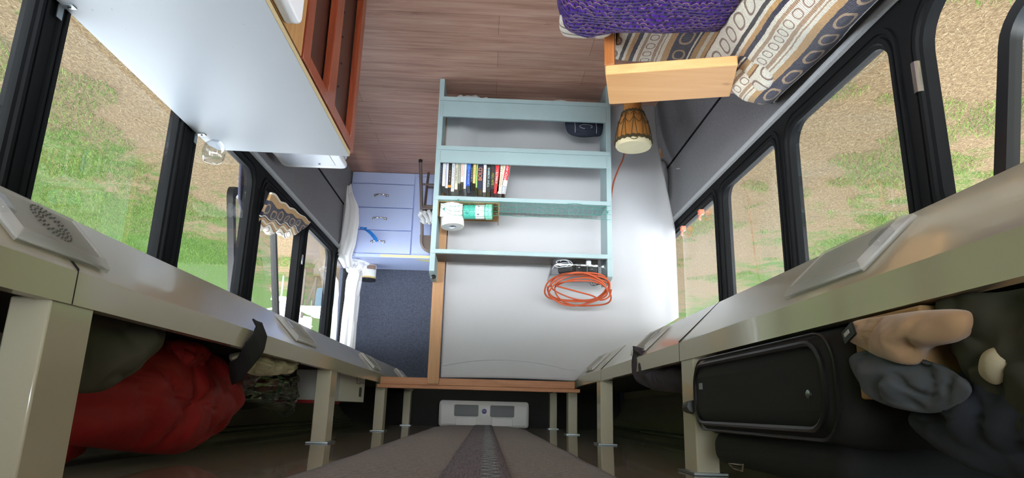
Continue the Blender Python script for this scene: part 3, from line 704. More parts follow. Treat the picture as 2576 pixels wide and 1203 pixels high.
book(1066, 1136, zt(532), (232, 226, 208), 'Atomic Habits', (176, 140, 84), lean=6, label='leaning cream book with large gold lettering', size=.025, pages=(206, 206, 208), tshift=-.12, extra=[('))))', (120, 120, 110), .92, .012, 'logo')])
book(1142, 1206, zt(536), (226, 226, 226), 'PITCH ANYTHING', (252, 250, 248), lean=8, label='white and red book leaning at the right end of the row', size=.0165, band=[(.0, .66, (206, 40, 48)), (.80, 1, (170, 174, 180))], pages=(150, 110, 90), tshift=-.27, extra=[('KLAFF', (240, 240, 240), .9, .010, 'author_line')])

# shelf three: tray, paper roll, wipes, net -------------------------
ZS = .6765
tr = thing('cardboard_tray', 'open brown cardboard tray on the third shelf holding a paper roll', 'tray', (.13, 3.30, ZS))
put('base', G().box(-.030, .274, 3.222, 3.385, ZS, ZS + .003), M['card'], tr)
put('rear_wall', G().box(-.030, .274, 3.382, 3.385, ZS, ZS + .055), M['card'], tr)
put('end_wall', G().box(-.033, -.030, 3.222, 3.385, ZS, ZS + .075), M['card'], tr)
put('end_wall', G().box(.274, .277, 3.222, 3.385, ZS, ZS + .08), M['card'], tr)
mt = Matrix.Rotation(math.radians(5), 3, 'X') @ Matrix.Rotation(math.radians(-4), 3, 'Y')
tp = thing('tissue_roll', 'white tissue roll standing upright in the cardboard tray', 'tissue roll', (.212, 3.285, ZS + .004))
put('paper', G().lathe([(.021, .116), (.021, .002), (.058, .001), (.0595, .006), (.0595, .112), (.057, .116), (.021, .116)], (.211, 3.286, ZS + .006), mt, 36, cap=False), M['tp'], tp)
put('core', G().lathe([(.0195, .004), (.0195, .1155), (.0208, .1155), (.0208, .004), (.0195, .004)], (.211, 3.286, ZS + .006), mt, 24, cap=False), M['gplas'], tp)
g = G(); g.grid(lambda u, v: (.268 - .115 * u, 3.2255 + .012 * (2 * u - 1) ** 2 - .004 * v, ZS + .006 + .075 * v * (1 - .25 * u) + .004 * math.sin(u * 9)), 14, 8); put('loose_end', g, M['tp'], tp, solid=.0008)
mw = Matrix.Rotation(math.radians(-90), 3, 'Y') @ Matrix.Rotation(math.radians(0), 3, 'Z'); mw = Matrix.Rotation(math.radians(7), 3, 'Z') @ mw
wp = thing('wipes_canister', 'teal wipes canister with mint lid lying on its side beside the roll', 'canister', (.07, 3.27, ZS + .004))
cw_ = (.146, 3.268, ZS + .0415)
put('body', G().lathe([(.034, 0), (.037, .003), (.037, .112), (.035, .115)], cw_, mw, 32), M['teal'], wp)
put('label_band', G().lathe([(.0373, .062), (.0373, .108)], cw_, mw, 32, cap=False), M['foil'], wp)
put('lid', G().lathe([(.0385, .113), (.0405, .116), (.0405, .140), (.037, .146), (.0, .147)], cw_, mw, 32), M['mint'], wp)
for i, s_ in enumerate(('Wet', 'Ones')):
    text('brand_text', s_, .0215, (.052 + .0195 * i, 3.2275 + .002 * (1 - i), ZS + .043), (0, 0, 1), (-1, -.1, 0), M['blueb'], wp, .001, bold=.0006)
put('no_flush_mark', G().tube([(.131 + .007 * math.cos(q), 3.2290, ZS + .056 + .007 * math.sin(q)) for q in [k * math.pi / 8 for k in range(16)]], .0007, 5, True).tube([(.126, 3.2285, ZS + .061), (.136, 3.2285, ZS + .051)], .0007, 5), M['blueb'], wp)
# net strung along the front of the shelf
g = G()
def netp(u, v):
    x = .262 + (-.600 - .262) * u; sag = 1 - (2 * u - 1) ** 2; bul = max(0, 1 - ((u - .17) / .2) ** 2)
    z = .682 + .028 * v * 3 - .010 * sag * v + .012 * noise.noise(Vector((u * 7, v * 2, 4))) - .018 * max(0, u - .3) * v
    if u < .06: z = .69 + (z - .69) * (.4 + u * 10)
    y = 3.192 - .006 * math.sin(v * 3.1) + .0 * bul
    return (x, y, z)
for j in range(4): g.tube([netp(i / 60, j / 3) for i in range(61)], .0009, 5)
for i in range(1, 36):
    u = i / 36; g.tube([(lambda p: (p[0] + .006 * math.sin(i * 2 + v_ * 3), p[1], p[2]))(netp(u, v_ / 6)) for v_ in range(7)], .0008, 5)
for u, v in ((.02, .9), (.1, 0), (.98, .5)): g.lathe([(0, -.006), (.005, -.002), (.005, .002), (0, .006)], netp(u, v), n=8)
tag(put('shelf_net', g, M['net']), 'green cord netting strung across the third shelf front', 'net')
# denim pouch
dp = thing('denim_pouch', 'dark denim pouch at the right end of the lowest shelf', 'pouch', (-.485, 3.30, .128))
put('body', G().puff([(-.385, 3.30, .15), (-.39, 3.30, .235), (-.45, 3.30, .262), (-.53, 3.30, .258), (-.575, 3.30, .24), (-.575, 3.30, .14), (-.48, 3.30, .131)], (0, -.9, .35), .045, .045, .008, 18, 4, creases=.003), M['denim'], dp)
g = G(); g.tube([(-.485 + .034 * math.cos(q), 3.258 - .0, .218 + .012 * math.sin(q)) for q in [k * math.pi / 10 for k in range(20)]], .0011, 5, True)
for x in (-.425, -.54): g.tube([(x, 3.262, .19), (x - .003, 3.262, .222), (x - .004, 3.275, .248)], .0012, 5)
put('stitching', g, M['thread'], dp)

# top of the shelf: clear tub, adapters, cable coil ------------------
ZT = .9562
tb = thing('clear_tub', 'clear plastic tub on top of the bookshelf holding chargers', 'tub', (-.45, 3.30, ZT))
g = G(); bx = rrect(-.580, -.315, 3.225, 3.375, .02); tx_ = rrect(-.598, -.297, 3.212, 3.388, .022); n = len(bx)
g.add([(*p, ZT + .001) for p in bx] + [(*p, ZT + .088) for p in tx_], [tuple(range(n))] + [(i, (i + 1) % n, n + (i + 1) % n, n + i) for i in range(n)])
put('wall', g, M['clear'], tb, solid=.0015)
put('rim', G().tube([(*p, ZT + .089) for p in tx_], .0035, 8, True), M['clear'], tb)
def adapter(c, s, r, label):
    a = thing('power_adapter', label, 'adapter', (c[0], c[1], c[2] - s[2] / 2)); put('body', G().obox(c, s, rotz(r)), M['black'], a, bevel=.005)
    put('prongs', G().obox((c[0] + .01, c[1] - s[1] / 2 - .006, c[2]), (.012, .014, .003), rotz(r)), M['zinc'], a); return a
adapter((-.385, 3.29, ZT + .033), (.075, .05, .06), .3, 'black power adapter at the left inside the clear tub')
adapter((-.46, 3.32, ZT + .03), (.06, .05, .055), -.2, 'black power adapter in the middle of the clear tub')
adapter((-.53, 3.33, ZT + .035), (.05, .05, .065), .1, 'black power adapter at the right inside the clear tub')
tag(put('usb_charger', G().box(-.507, -.482, 3.236, 3.262, ZT + .003, ZT + .03), M['wplas'], bevel=.005, seg=3), 'small white charger cube inside the clear tub front', 'charger')
g = G(); pts = []
for k in range(70):
    q = k / 69 * 6 * math.pi; pts.append((-.355 - .03 * k / 69 + .034 * math.cos(q), 3.243 + .012 * math.sin(q * 1.3), ZT + .022 + .012 * math.sin(q) + .008 * math.cos(q * .5)))
g.tube(pts, .0019, 6)
tag(put('white_cable', g, M['wplas']), 'loops of thin white cable at the front of the clear tub', 'cable')
g = G(); pts = []
for k in range(60):
    q = k / 59 * 7 * math.pi; pts.append((-.535 + .028 * math.cos(q) - .0005 * k, 3.28 + .03 * math.sin(q * .9), ZT + .10 + .018 * math.sin(q + .5)))
g.tube(pts, .0014, 5)
tag(put('black_wire', g, M['black']), 'tangle of thin black wire sticking out of the clear tub', 'wire')
# orange extension cord: coil over the tub then down behind the shelf
pts = []
NL = 6
prm = [(-.445, 1.085, .150, .052, 0), (-.440, 1.095, .160, .060, .05), (-.455, 1.080, .145, .045, -.06), (-.450, 1.105, .150, .050, .08), (-.430, 1.100, .135, .060, .0), (-.470, 1.120, .140, .048, -.14)]
for l, (cx, cz, ax, az, tl) in enumerate(prm):
    for k in range(32):
        q = 2 * math.pi * k / 32; f = k / 32; nx = prm[(l + 1) % NL] if l < NL - 1 else prm[l]
        c = [prm[l][i] * (1 - f) + nx[i] * f for i in range(5)]
        x = c[0] + c[2] * math.cos(q); zr = c[1] + c[3] * math.sin(q) * 1.15 + c[4] * (x - c[0]) + .006 * math.sin(q * 3 + l)
        y = 3.285 + .075 * math.sin(q + .4) + .012 * math.sin(l * 2.1 + q)
        pts.append((x, y, zr))
pts += [(-.50, 3.24, 1.135), (-.545, 3.20, 1.165), (-.585, 3.19, 1.150), (-.603, 3.22, 1.11), (-.606, 3.27, 1.12), (-.612, 3.31, 1.10), (-.622, 3.36, 1.05), (-.632, 3.415, .95), (-.636, 3.425, .80), (-.642, 3.425, .68), (-.648, 3.425, .56), (-.662, 3.425, .47), (-.69, 3.42, .39), (-.715, 3.41, .33), (-.73, 3.40, .22), (-.74, 3.38, .10), (-.75, 3.35, .012), (-.80, 3.25, .008)]
P = [Vector(p) for p in pts]; Q = []
for i in range(len(P) - 1):
    p0, p1, p2, p3 = P[max(0, i - 1)], P[i], P[i + 1], P[min(len(P) - 1, i + 2)]
    for k in range(2 if i < 192 else 6):
        t_ = k / (2 if i < 192 else 6); Q.append(.5 * (2 * p1 + (p2 - p0) * t_ + (2 * p0 - 5 * p1 + 4 * p2 - p3) * t_ * t_ + (3 * p1 - p0 - 3 * p2 + p3) * t_ ** 3))
tag(put('extension_cord', G().tube(Q, .0042, 7), M['orange']), 'orange extension cord coiled on the bookshelf and trailing down the sheet', 'cord')

# ================================================================== DRUM
dc = (-.69, 3.04); dr = thing('djembe_drum', 'small wooden djembe drum standing between bookshelf and armchair', 'drum', (*dc, 0))
put('shell', G().lathe([(.062, 0), (.060, .02), (.050, .10), (.044, .17), (.043, .20), (.050, .235), (.066, .275), (.080, .325), (.086, .38), (.086, .412), (.080, .418)], (*dc, 0), n=40), M['drumw'], dr)
put('skin', G().lathe([(.0885, .398), (.089, .412), (.084, .421), (.04, .4225), (0, .4225)], (*dc, 0), n=40), M['skin'], dr)
g = G()
for rr, z in ((.0535, .240),):
    put('waist_rope', G().tube([(dc[0] + rr * math.cos(q), dc[1] + rr * math.sin(q), z + .003 * math.sin(q * 20)) for q in [2 * math.pi * k / 80 for k in range(80)]], .006, 6, True), M['rope'], dr)
for rr, z in ((.091, .396), (.0905, .388)):
    g.tube([(dc[0] + rr * math.cos(q), dc[1] + rr * math.sin(q), z + .003 * math.sin(q * 20)) for q in [2 * math.pi * k / 80 for k in range(80)]], .0042, 6, True)
put('rim_rope', g, M['rope'], dr)
g = G()
for k in range(20):
    q = 2 * math.pi * k / 20; q2 = q + .16 * (1 if k % 2 else -1)
    g.tube([(dc[0] + r_ * math.cos(q + (q2 - q) * f), dc[1] + r_ * math.sin(q + (q2 - q) * f), z) for r_, z, f in ((.0905, .39, 0), (.0885, .36, .2), (.083, .325, .5), (.069, .275, .8), (.053, .24, 1))], .0016, 5)
for z, rr, am in ((.30, .0765, .012), (.26, .062, .010)):
    g.tube([(dc[0] + rr * math.cos(q) * (1 + am * 8 * math.sin(q * 10) * .04), dc[1] + rr * math.sin(q), z + am * math.sin(q * 10)) for q in [2 * math.pi * k / 120 for k in range(120)]], .0016, 5, True)
put('tension_rope', g, M['rope'], dr)
put('loose_rope', G().tube([(dc[0] + .02 + .02 * math.cos(q), dc[1] - .095 - .003 * math.sin(q), .400 + .016 * math.sin(q)) for q in [k * math.pi / 8 for k in range(14)]], .0018, 5), M['rope'], dr)

# ================================================================== BLUE DRAWER CABINET
YC = 4.70; cb = thing('drawer_cabinet', 'pale blue painted cabinet with three drawers against the rear wall', 'cabinet', (.75, 4.9, 0))
put('body', G().box(.445, 1.055, YC + .004, 5.12, 0, .628), M['bluep'], cb, bevel=.002)
tp_ = put('top', G().box(.44, 1.058, YC - .012, 5.122, .6285, .654), M['bluep'], cb, bevel=.003)
put('paint_patch', G().box(.445, .80, YC - .0135, YC - .0121, .632, .6515), M['yel'], tp_)
put('paint_patch', G().prism([(.445, 4.72), (.56, 4.72), (.50, 4.78), (.445, 4.80)], 'z', .6541, .6546), M['yel'], tp_)
for z0, z1 in ((.098, .277), (.283, .449), (.455, .625)):
    d = put('drawer', G().box(.588, 1.046, YC - .014, YC + .003, z0, z1), M['bluep'], cb, bevel=.003)
    zc = (z0 + z1) / 2
    g = G().tube([(.783, YC - .016, zc), (.786, YC - .034, zc), (.80, YC - .043, zc), (.826, YC - .045, zc), (.852, YC - .043, zc), (.866, YC - .034, zc), (.869, YC - .016, zc)], [.009, .006, .0045, .0045, .0045, .006, .009], 10)
    for x in (.783, .869): g.lathe([(.012, 0), (.012, .003), (.007, .006)], (x, YC - .0135, zc), Matrix.Rotation(math.radians(90), 3, 'X'), 14)
    put('handle', g, M['chrome'], d)
put('side_door', G().box(.452, .580, YC - .010, YC + .003, .03, .62), M['bluep'], cb, bevel=.003)
put('base_rail', G().box(.588, 1.046, YC - .006, YC + .003, .004, .092), M['bluep'], cb, bevel=.002)
# blue ribbon on the top drawer handle
g = G(); g.grid(lambda u, v: (.83 + .018 * (v - .5) * (1 + u) + .075 * u, YC - .054 - .006 * math.sin(u * 8 + v * 4), .538 - .02 * math.sin(u * 2) - .055 * u + .018 * (v - .5) * (1 - u)), 16, 6)
g.grid(lambda u, v: (.905 + .05 * u, YC - .055 - .004 * math.sin(u * 12), .455 - .004 * u + .016 * (v - .5)), 12, 5)
g.lathe([(0, -.012), (.010, -.004), (.010, .004), (0, .012)], (.83, YC - .052, .540), n=10)
tag(put('blue_ribbon', g, M['ribbon'], solid=.001), 'bright blue ribbon tied on the top drawer handle', 'ribbon')
# tin on top
cn = (.932, 4.985, .6555)
tn = thing('tin_can', 'snack tin with pretzel-print label standing on the blue cabinet', 'tin', cn)
put('body', G().lathe([(.057, .0), (.058, .004), (.058, .104), (.057, .108)], cn, n=36), M['foil'], tn)
put('label_band', G().lathe([(.0584, .092), (.0584, .103)], cn, n=36, cap=False), M['label2'], tn)
g = G()
for k in range(30): 
    q = math.radians(-92 - 66 * (k % 10) / 9); z = .006 + .011 * (k // 10); c = Vector(cn) + Vector((.0588 * math.cos(q) , .0588 * math.sin(q), z + .004)); t_ = Vector((-math.sin(q), math.cos(q), 0))
    g.tube([c + t_ * .005 * math.cos(a) + Vector((0, 0, .005 * math.sin(a))) for a in [j * math.pi / 4 for j in range(8)]], .0012, 5, True)
put('pretzel_print', g, M['pretz'], tn)
g = G()
for k in range(6): g.grid(lambda u, v, k=k: (cn[0] + .0587 * math.cos(math.radians(-80 + 30 * u)), cn[1] + .0587 * math.sin(math.radians(-80 + 30 * u)), cn[2] + .042 + .008 * k + .0016 * v), 8, 1)
put('label_lines', g, M['ink'], tn)
put('lid', G().lathe([(.0595, .104), (.0605, .106), (.0605, .118), (.058, .121), (.02, .121), (0, .121)], cn, n=36), M['black'], tn)

# ================================================================== TIED CURTAIN (left rear)
cu = thing('tied_curtain', 'white cotton curtain tied in a knot over the corner of the blue cabinet', 'curtain', (1.03, 4.85, .66))
def sweep(path, seed, nr=56, nl=70):
    g = G()
    def f(u, v):
        k = v * (len(path) - 1); i = min(len(path) - 2, int(k)); t_ = k - i; t_ = t_ * t_ * (3 - 2 * t_)
        a = [path[i][j] * (1 - t_) + path[i + 1][j] * t_ for j in range(6)]
        q = 2 * math.pi * u; fold = 1 + .16 * math.sin(q * 5 + 2 * noise.noise(Vector((v * 3, seed, 0)))) + .08 * math.sin(q * 9 + v * 6)
        dx = math.cos(q) * a[3] * fold; dy = math.sin(q) * a[4] * fold
        return (a[0] + dx, a[1] + dy, a[2] + a[5] * math.sin(q * 2 + v * 5))
    g.grid(f, nr, nl, True); return g
put('upper_drop', sweep([(1.035, 4.95, 1.40, .050, .05, 0), (1.035, 4.95, 1.1, .048, .045, 0), (1.032, 4.94, .90, .050, .05, 0), (1.02, 4.90, .80, .055, .05, .004), (.995, 4.83, .74, .045, .045, .01), (.985, 4.80, .715, .028, .030, 0)], 1), M['curt'], cu, ang=180)
put('knot', G().puff([(.93, 4.80, .70), (.945, 4.78, .735), (.99, 4.78, .765), (1.05, 4.79, .75), (1.065, 4.80, .70), (1.04, 4.79, .67), (.98, 4.77, .665)], (-.1, -.8, .5), .05, .05, .012, 20, 6, creases=.014), M['curt'], cu, ang=180)
put('ruffle', G().puff([(.90, 4.84, .672), (.92, 4.80, .695), (.98, 4.77, .70), (1.03, 4.77, .695), (1.06, 4.78, .66), (1.02, 4.74, .656), (.95, 4.78, .660)], (0, -.5, .8), .030, .004, .010, 26, 8, creases=.010), M['curt'], cu, ang=180)
put('lower_drop', sweep([(1.03, 4.72, .735, .03, .035, 0), (1.050, 4.655, .66, .045, .022, .01), (1.035, 4.645, .56, .052, .018, .01), (1.025, 4.64, .42, .056, .018, .008), (1.03, 4.64, .30, .050, .018, .01), (1.055, 4.635, .20, .024, .016, .02), (1.062, 4.635, .13, .016, .012, .01)], 4), M['curt'], cu, ang=180)

# ================================================================== FOLDING CHAIR
fc = thing('folding_chair', 'brown metal folding chair beside the bookshelf, yarn lying on its seat', 'chair', (.31, 4.5, 0))
for x, s_ in ((.522, -1), (.10, 1)):
    put('leg', G().tube([(x, 4.41, .004), (x + s_ * .012, 4.50, .25), (x + s_ * .022, 4.585, .46), (x + s_ * .022, 4.60, .50)], .0115, 12), M['brown'], fc)
    put('leg', G().tube([(x + s_ * .035, 4.665, .004), (x + s_ * .035, 4.56, .26), (x + s_ * .04, 4.46, .40)], .0095, 10), M['brown'], fc)
    put('foot_cap', G().lathe([(.014, 0), (.014, .018), (.0118, .02)], (x, 4.41, 0), n=12), M['black'], fc)
g = G(); fr = []
for k in range(21):
    q = math.pi * k / 20; c = abs(math.cos(q)) ** .55 * (1 if math.cos(q) > 0 else -1); s2 = math.sin(q) ** .55
    fr.append((.311 + .192 * c, 4.60 + .02 * s2, .50 + .125 * s2))
put('back_frame', G().tube(fr, .0115, 12), M['brown'], fc)
ins = [(p[0] * .96 + .311 * .04, p[2]) for p in fr]; g = G(); g.prism([(.120, .515), (.502, .515)][::-1] and ins, 'y', 4.606, 4.612); put('backrest', g, M['brown'], fc)
for z, y in ((.165, 4.46), (.125, 4.64)): put('rung', G().tube([(.50, y, z), (.12, y, z)], .008, 10), M['brown'], fc)
put('seat', G().prism(rrect(.125, .495, 4.33, 4.62, .05), 'z', .355, .385), M['brown'], fc, bevel=.006)
g = G()
for k in range(11):
    x = .485 - .028 * k; g.tube([(x + .012 * math.sin(j * 1.3 + k), 4.35 + .024 * j, .398 + .042 * math.sin(math.pi * min(1, j / 8)) + .008 * math.sin(j * 2 + k * 1.7)) for j in range(10)], .015, 8)
tag(put('yarn_bundle', g, M['yarn']), 'bundle of white and grey yarn lying on the chair seat', 'yarn')

# ================================================================== WHITE TABLE and what is under it
ta = thing('table', 'large white laminate table with bare chipboard edge fixed to the window posts', 'table', (.83, 1.5, .75))
put('tabletop', G().prism([(.567, .35), (1.085, .35), (1.085, 2.385), (1.065, 2.425), (.567, 2.44)], 'z', .738, .756), M['white'], ta)
put('chip_edge', G().box(.5655, .567, .35, 2.4395, .738, .7555), M['chip'], ta)
for y in (1.475, 2.265):
    b_ = put('bracket', G().box(1.055, 1.088, y, y + .02, .7562, .759).box(1.0862, 1.089, y, y + .02, .756, .792), M['zinc'], ta)
    put('screw', G().lathe([(.004, 0), (.004, .002), (.002, .003)], (1.068, y + .01, .759), n=8), M['black'], b_)
g = G()
for k in range(26): 
    x, y, a = R.uniform(.6, 1.04), R.uniform(.9, 2.4), R.uniform(0, 3); g.obox((x, y, .7562), (R.uniform(.003, .006), .0009, .0003), rotz(a))
put('scuff_marks', g, M['ink'], ta)
# red frame unit below the table
ru = thing('red_wood_cabinet', 'red-brown framed wooden cabinet with dark panels under the white table', 'cabinet', (.75, 2.0, 0))
XU = .560
def stile(y0, y1, m='red_wood', x1=.585): put('stile', G().box(XU, x1, y0, y1, .0, .734), M[m], ru, bevel=.002)
stile(2.405, 2.468); stile(2.035, 2.125); stile(1.735, 1.80)
put('top_rail', G().box(XU, .585, 1.80, 2.035, .690, .734).box(XU, .585, 2.125, 2.41, .690, .734), M['red_wood'], ru, bevel=.002)
put('bottom_rail', G().box(XU, .585, 1.80, 2.035, .0, .085).box(XU, .585, 2.125, 2.41, .0, .085), M['red_wood'], ru, bevel=.002)
put('panel', G().box(.590, .60, 1.76, 2.45, .02, .73), M['dark_panel'], ru)
put('end_panel', G().box(.602, 1.0, 2.415, 2.435, 0, .734), M['red_wood'], ru, bevel=.002)
put('plywood_panel', G().box(.563, .575, .6, 1.722, 0, .734), M['ply'], ru)
g = G()
for y, z in ((2.25, .35), (2.24, .25), (2.27, .45), (2.26, .55)): g.lathe([(.004, 0), (.004, .003)], (.590, y, z), Matrix.Rotation(math.radians(-90), 3, 'Y'), 8)
put('screw_holes', g, M['black'], ru)
put('knot_hole', G().lathe([(.005, 0), (.005, .002)], (.563, 1.66, .66), Matrix.Rotation(math.radians(-90), 3, 'Y'), 10), M['black'], ru)
wb = thing('white_socket_box', 'white plastic box with rounded corners on the plywood under the table', 'box', (.545, 1.42, .60))
put('cover', G().prism(rrect(1.22, 1.575, .585, .735, .03), 'x', .522, .5628), M['wplas'], wb, bevel=.008, seg=3)
put('slot', G().box(.519, .5225, 1.25, 1.50, .662, .674), M['gplas'], wb, bevel=.001)
# white tote beyond the table
tt = thing('storage_tote', 'white lidded plastic tote on the floor beyond the white table, by the wall', 'tote', (.91, 2.8, 0))
put('bin', G().prism(rrect(.755, 1.045, 2.50, 3.09, .03), 'z', 0, .50), M['gplas'], tt, bevel=.01)
put('lid', G().prism(rrect(.735, 1.057, 2.47, 3.16, .035), 'z', .522, .548), M['wplas'], tt, bevel=.008, seg=3)
put('lid_recess', G().prism(rrect(.785, 1.025, 2.5, 3.12, .02), 'z', .5482, .5502), M['gplas'], tt, bevel=.001)
put('rim', G().prism(rrect(.728, 1.060, 2.46, 3.115, .035), 'z', .498, .52), M['gplas'], tt, bevel=.006)
put('lid_knob', G().lathe([(.005, 0), (.005, .003)], (.86, 3.09, .5502), n=10), M['ink'], tt)
# clear bowl on the table corner by the window
tag(put('glass_bowl', G().lathe([(.012, 0), (.016, .001), (.034, .018), (.040, .045), (.037, .068), (.030, .082)], (1.040, 2.33, .7565), n=28, cap=False), M['clear'], solid=.002), 'small clear round glass at the table corner beside the window post', 'glass')

# ================================================================== ARMCHAIR, THROW, KNIT BLANKET
sf = thing('armchair', 'pine framed armchair along the window wall under patterned throws', 'armchair', (-.65, 1.6, 0))
ma = rotz(math.radians(13.5)); mtilt = Matrix.Rotation(math.radians(-2), 3, 'Y')
put('armrest', G().obox((-.606, 2.088, .566), (.432, .232, .036), ma), M['pine'], sf, bevel=.004)
put('upright', G().obox((-.392, 2.062, .275), (.035, .085, .55), ma), M['pine2'], sf, bevel=.004)
put('upright', G().obox((-.80, 1.985, .20), (.045, .07, .40), ma), M['pine2'], sf, bevel=.004)
put('side_rail', G().obox((-.60, 2.03, .30), (.37, .03, .09), ma), M['pine2'], sf, bevel=.003)
put('side_rail', G().obox((-.83, 2.16, .552), (.10, .03, .02), ma), M['pine2'], sf, bevel=.003)
put('seat_frame', G().box(-.86, -.36, .75, 2.0, .20, .29), M['pine2'], sf, bevel=.004)
put('seat_cushion', G().box(-.84, -.33, .75, 1.99, .29, .405).box(-.84, -.43, 1.9, 2.16, .34, .402), M['slate'], sf, bevel=.03, seg=4)
put('back_cushion', G().prism([(-.80, .40), (-.985, .40), (-.985, .60), (-.92, .62), (-.86, .58)], 'y', .85, 2.12), M['slate'], sf, bevel=.03, seg=3)
# patterned throw over seat and back: profile across, swept along y
prof = [(-.345, .30), (-.342, .36), (-.350, .408), (-.42, .425), (-.55, .43), (-.66, .435), (-.74, .445), (-.765, .48), (-.785, .53), (-.82, .58), (-.87, .625), (-.93, .648), (-.972, .640), (-.990, .60)]
acc = [0]
for i in range(1, len(prof)): acc.append(acc[-1] + math.hypot(prof[i][0] - prof[i - 1][0], prof[i][1] - prof[i - 1][1]))
def pat(s_):
    d = s_ * acc[-1]; i = 0
    while i < len(prof) - 2 and acc[i + 1] < d: i += 1
    f = (d - acc[i]) / (acc[i + 1] - acc[i]); return (prof[i][0] * (1 - f) + prof[i + 1][0] * f, prof[i][1] * (1 - f) + prof[i + 1][1] * f, d)
def thr(u, v):
    x, z, d = pat(u); bk = max(0, min(1, (d - .44) / .25)); y = .80 + (1.27 + .115 * (1 - bk)) * v
    n1 = noise.noise(Vector((x * 7, y * 6, z * 7))); x += .012 * n1; z += .012 * n1
    fold = math.sin((y * 2.2 + d * 3.0) * 5 + 2 * noise.noise(Vector((y * 3, d * 3, 1)))); x += .015 * bk * fold; z += .010 * bk * fold + .055 * bk * (1 - v) - .012 * bk
    y2 = y + bk * v * (.13 + .02 * n1)
    if y > 1.95 and bk == 0: x = min(x, -.425)
    if v > .88 and bk > 0:                        # the far end is gathered and tucked round
        k = (v - .88) / .12; x -= .10 * k * k * bk * (1 - .6 * max(0, (d - .72) / .25)); z -= .06 * k * k * bk
    return ((x, y2, max(.28, z)), (y2 * 1.0 + .1, d * 1.05 + .10))
tag(put('patterned_throw', G().grid(thr, 90, 110), M['throw'], ang=180, solid=.010), 'ivory, navy and tan patterned throw covering the armchair seat and back', 'throw')
# end of the throw: gathered bundle at the far end of the back
g = G()
def endb(u, v):
    q = 2 * math.pi * u; r_ = math.sin(math.pi * min(1, v * .985 + .004)) ** .6
    yy = 1.78 + .50 * v; cx = -.885 - .06 * v; cz = .54 - .02 * v - .06 * v * v; a = .105 * r_ * (1.05 - .25 * v); b = .105 * r_ * (1.05 - .2 * v)
    f = 1 + .10 * math.sin(q * 4 + v * 5) + .10 * noise.noise(Vector((math.cos(q) * 1.5, math.sin(q) * 1.5, v * 5)))
    x = max(-1.012, cx + a * f * math.cos(q)); return ((x, yy, cz + b * f * math.sin(q)), (yy, .14 + q * .105))
g.grid(endb, 60, 40, True)
tag(put('throw_bundle', g, M['throw'], ang=180), 'gathered end of the patterned throw bunched beside the pine armrest and the sill', 'throw')
kp = [(-.205, .30), (-.192, .36), (-.196, .42), (-.225, .462), (-.30, .475), (-.42, .474), (-.55, .474), (-.66, .470), (-.70, .466), (-.735, .462)]
ka = [0]
for i in range(1, len(kp)): ka.append(ka[-1] + math.hypot(kp[i][0] - kp[i - 1][0], kp[i][1] - kp[i - 1][1]))
def kn(u, v):
    d = u * ka[-1]; i = 0
    while i < len(kp) - 2 and ka[i + 1] < d: i += 1
    f = (d - ka[i]) / (ka[i + 1] - ka[i]); x = kp[i][0] * (1 - f) + kp[i + 1][0] * f; z = kp[i][1] * (1 - f) + kp[i + 1][1] * f
    yend = 1.962 + .075 * (x + .5) + .02 * math.exp(-((x + .30) / .07) ** 2) - .10 * max(0, (x + .26) / .07) ** 2; y = .85 + (yend - .85) * v
    e = max(0, (v - .93) / .07); z -= .022 * e * e
    n1 = noise.noise(Vector((x * 6, y * 6, 3))); z += .012 * n1 + .008 * noise.noise(Vector((x * 15, y * 15, 1)))
    return ((x, y, z), (d, y))
tag(put('knit_blanket', G().grid(kn, 70, 110), M['knit'], ang=180, solid=.014), 'chunky purple knitted blanket spread over the armchair seat', 'blanket')
# bolster cushion under the knit at the seat front, with its patterned cover showing
bo = thing('seat_bolster', 'ivory patterned cushion poking out under the purple blanket', 'cushion', (-.31, 1.6, .40))
def bol(u, v):
    q = 2 * math.pi * u; yy = 1.0 + 1.055 * v; e = max(0, (v - .9) / .1); r_ = math.sqrt(max(0.0001, 1 - e * e)) if e > 0 else 1
    c = math.cos(q); s2 = math.sin(q); c = abs(c) ** .6 * (1 if c > 0 else -1); s2 = abs(s2) ** .6 * (1 if s2 > 0 else -1)
    return ((-.300 + .098 * c * (.5 + .5 * r_), yy, .425 + .032 * s2 * r_), (yy * .9, .24 + .03 * c + .08 * u))
put('cover', G().grid(bol, 40, 50, True), M['throw'], bo, ang=180)

# patterned blanket draped over the open left window sill
def drp(u, v):
    # u along y, v from the inside edge over the hump to the outside edge
    y = 3.02 + .70 * u; a = math.sin(math.pi * (.08 + .9 * v)); w = .55 + .45 * math.sin(math.pi * min(1, .15 + u * .95)); 
    x = 1.055 + .17 * v; top = .70 + (.20 - .15 * u) ; z = .625 + (top - .625) * a ** .7 if v < .55 else .60 + (top - .60) * a ** .8
    n1 = noise.noise(Vector((y * 9, v * 4, 2))); z += .022 * n1 * a + .012 * math.sin(y * 40 + v * 5) * a; x += .012 * n1
    if v > .85: z -= (v - .85) * 1.2
    return ((min(x, 1.30), y + .03 * n1, z), (y * 1.2, .07 + .25 * min(1.2, v / .5)))
tag(put('window_blanket', G().grid(drp, 50, 44), M['throw'], ang=180, solid=.012), 'patterned blanket draped over the sill of the open window', 'blanket')

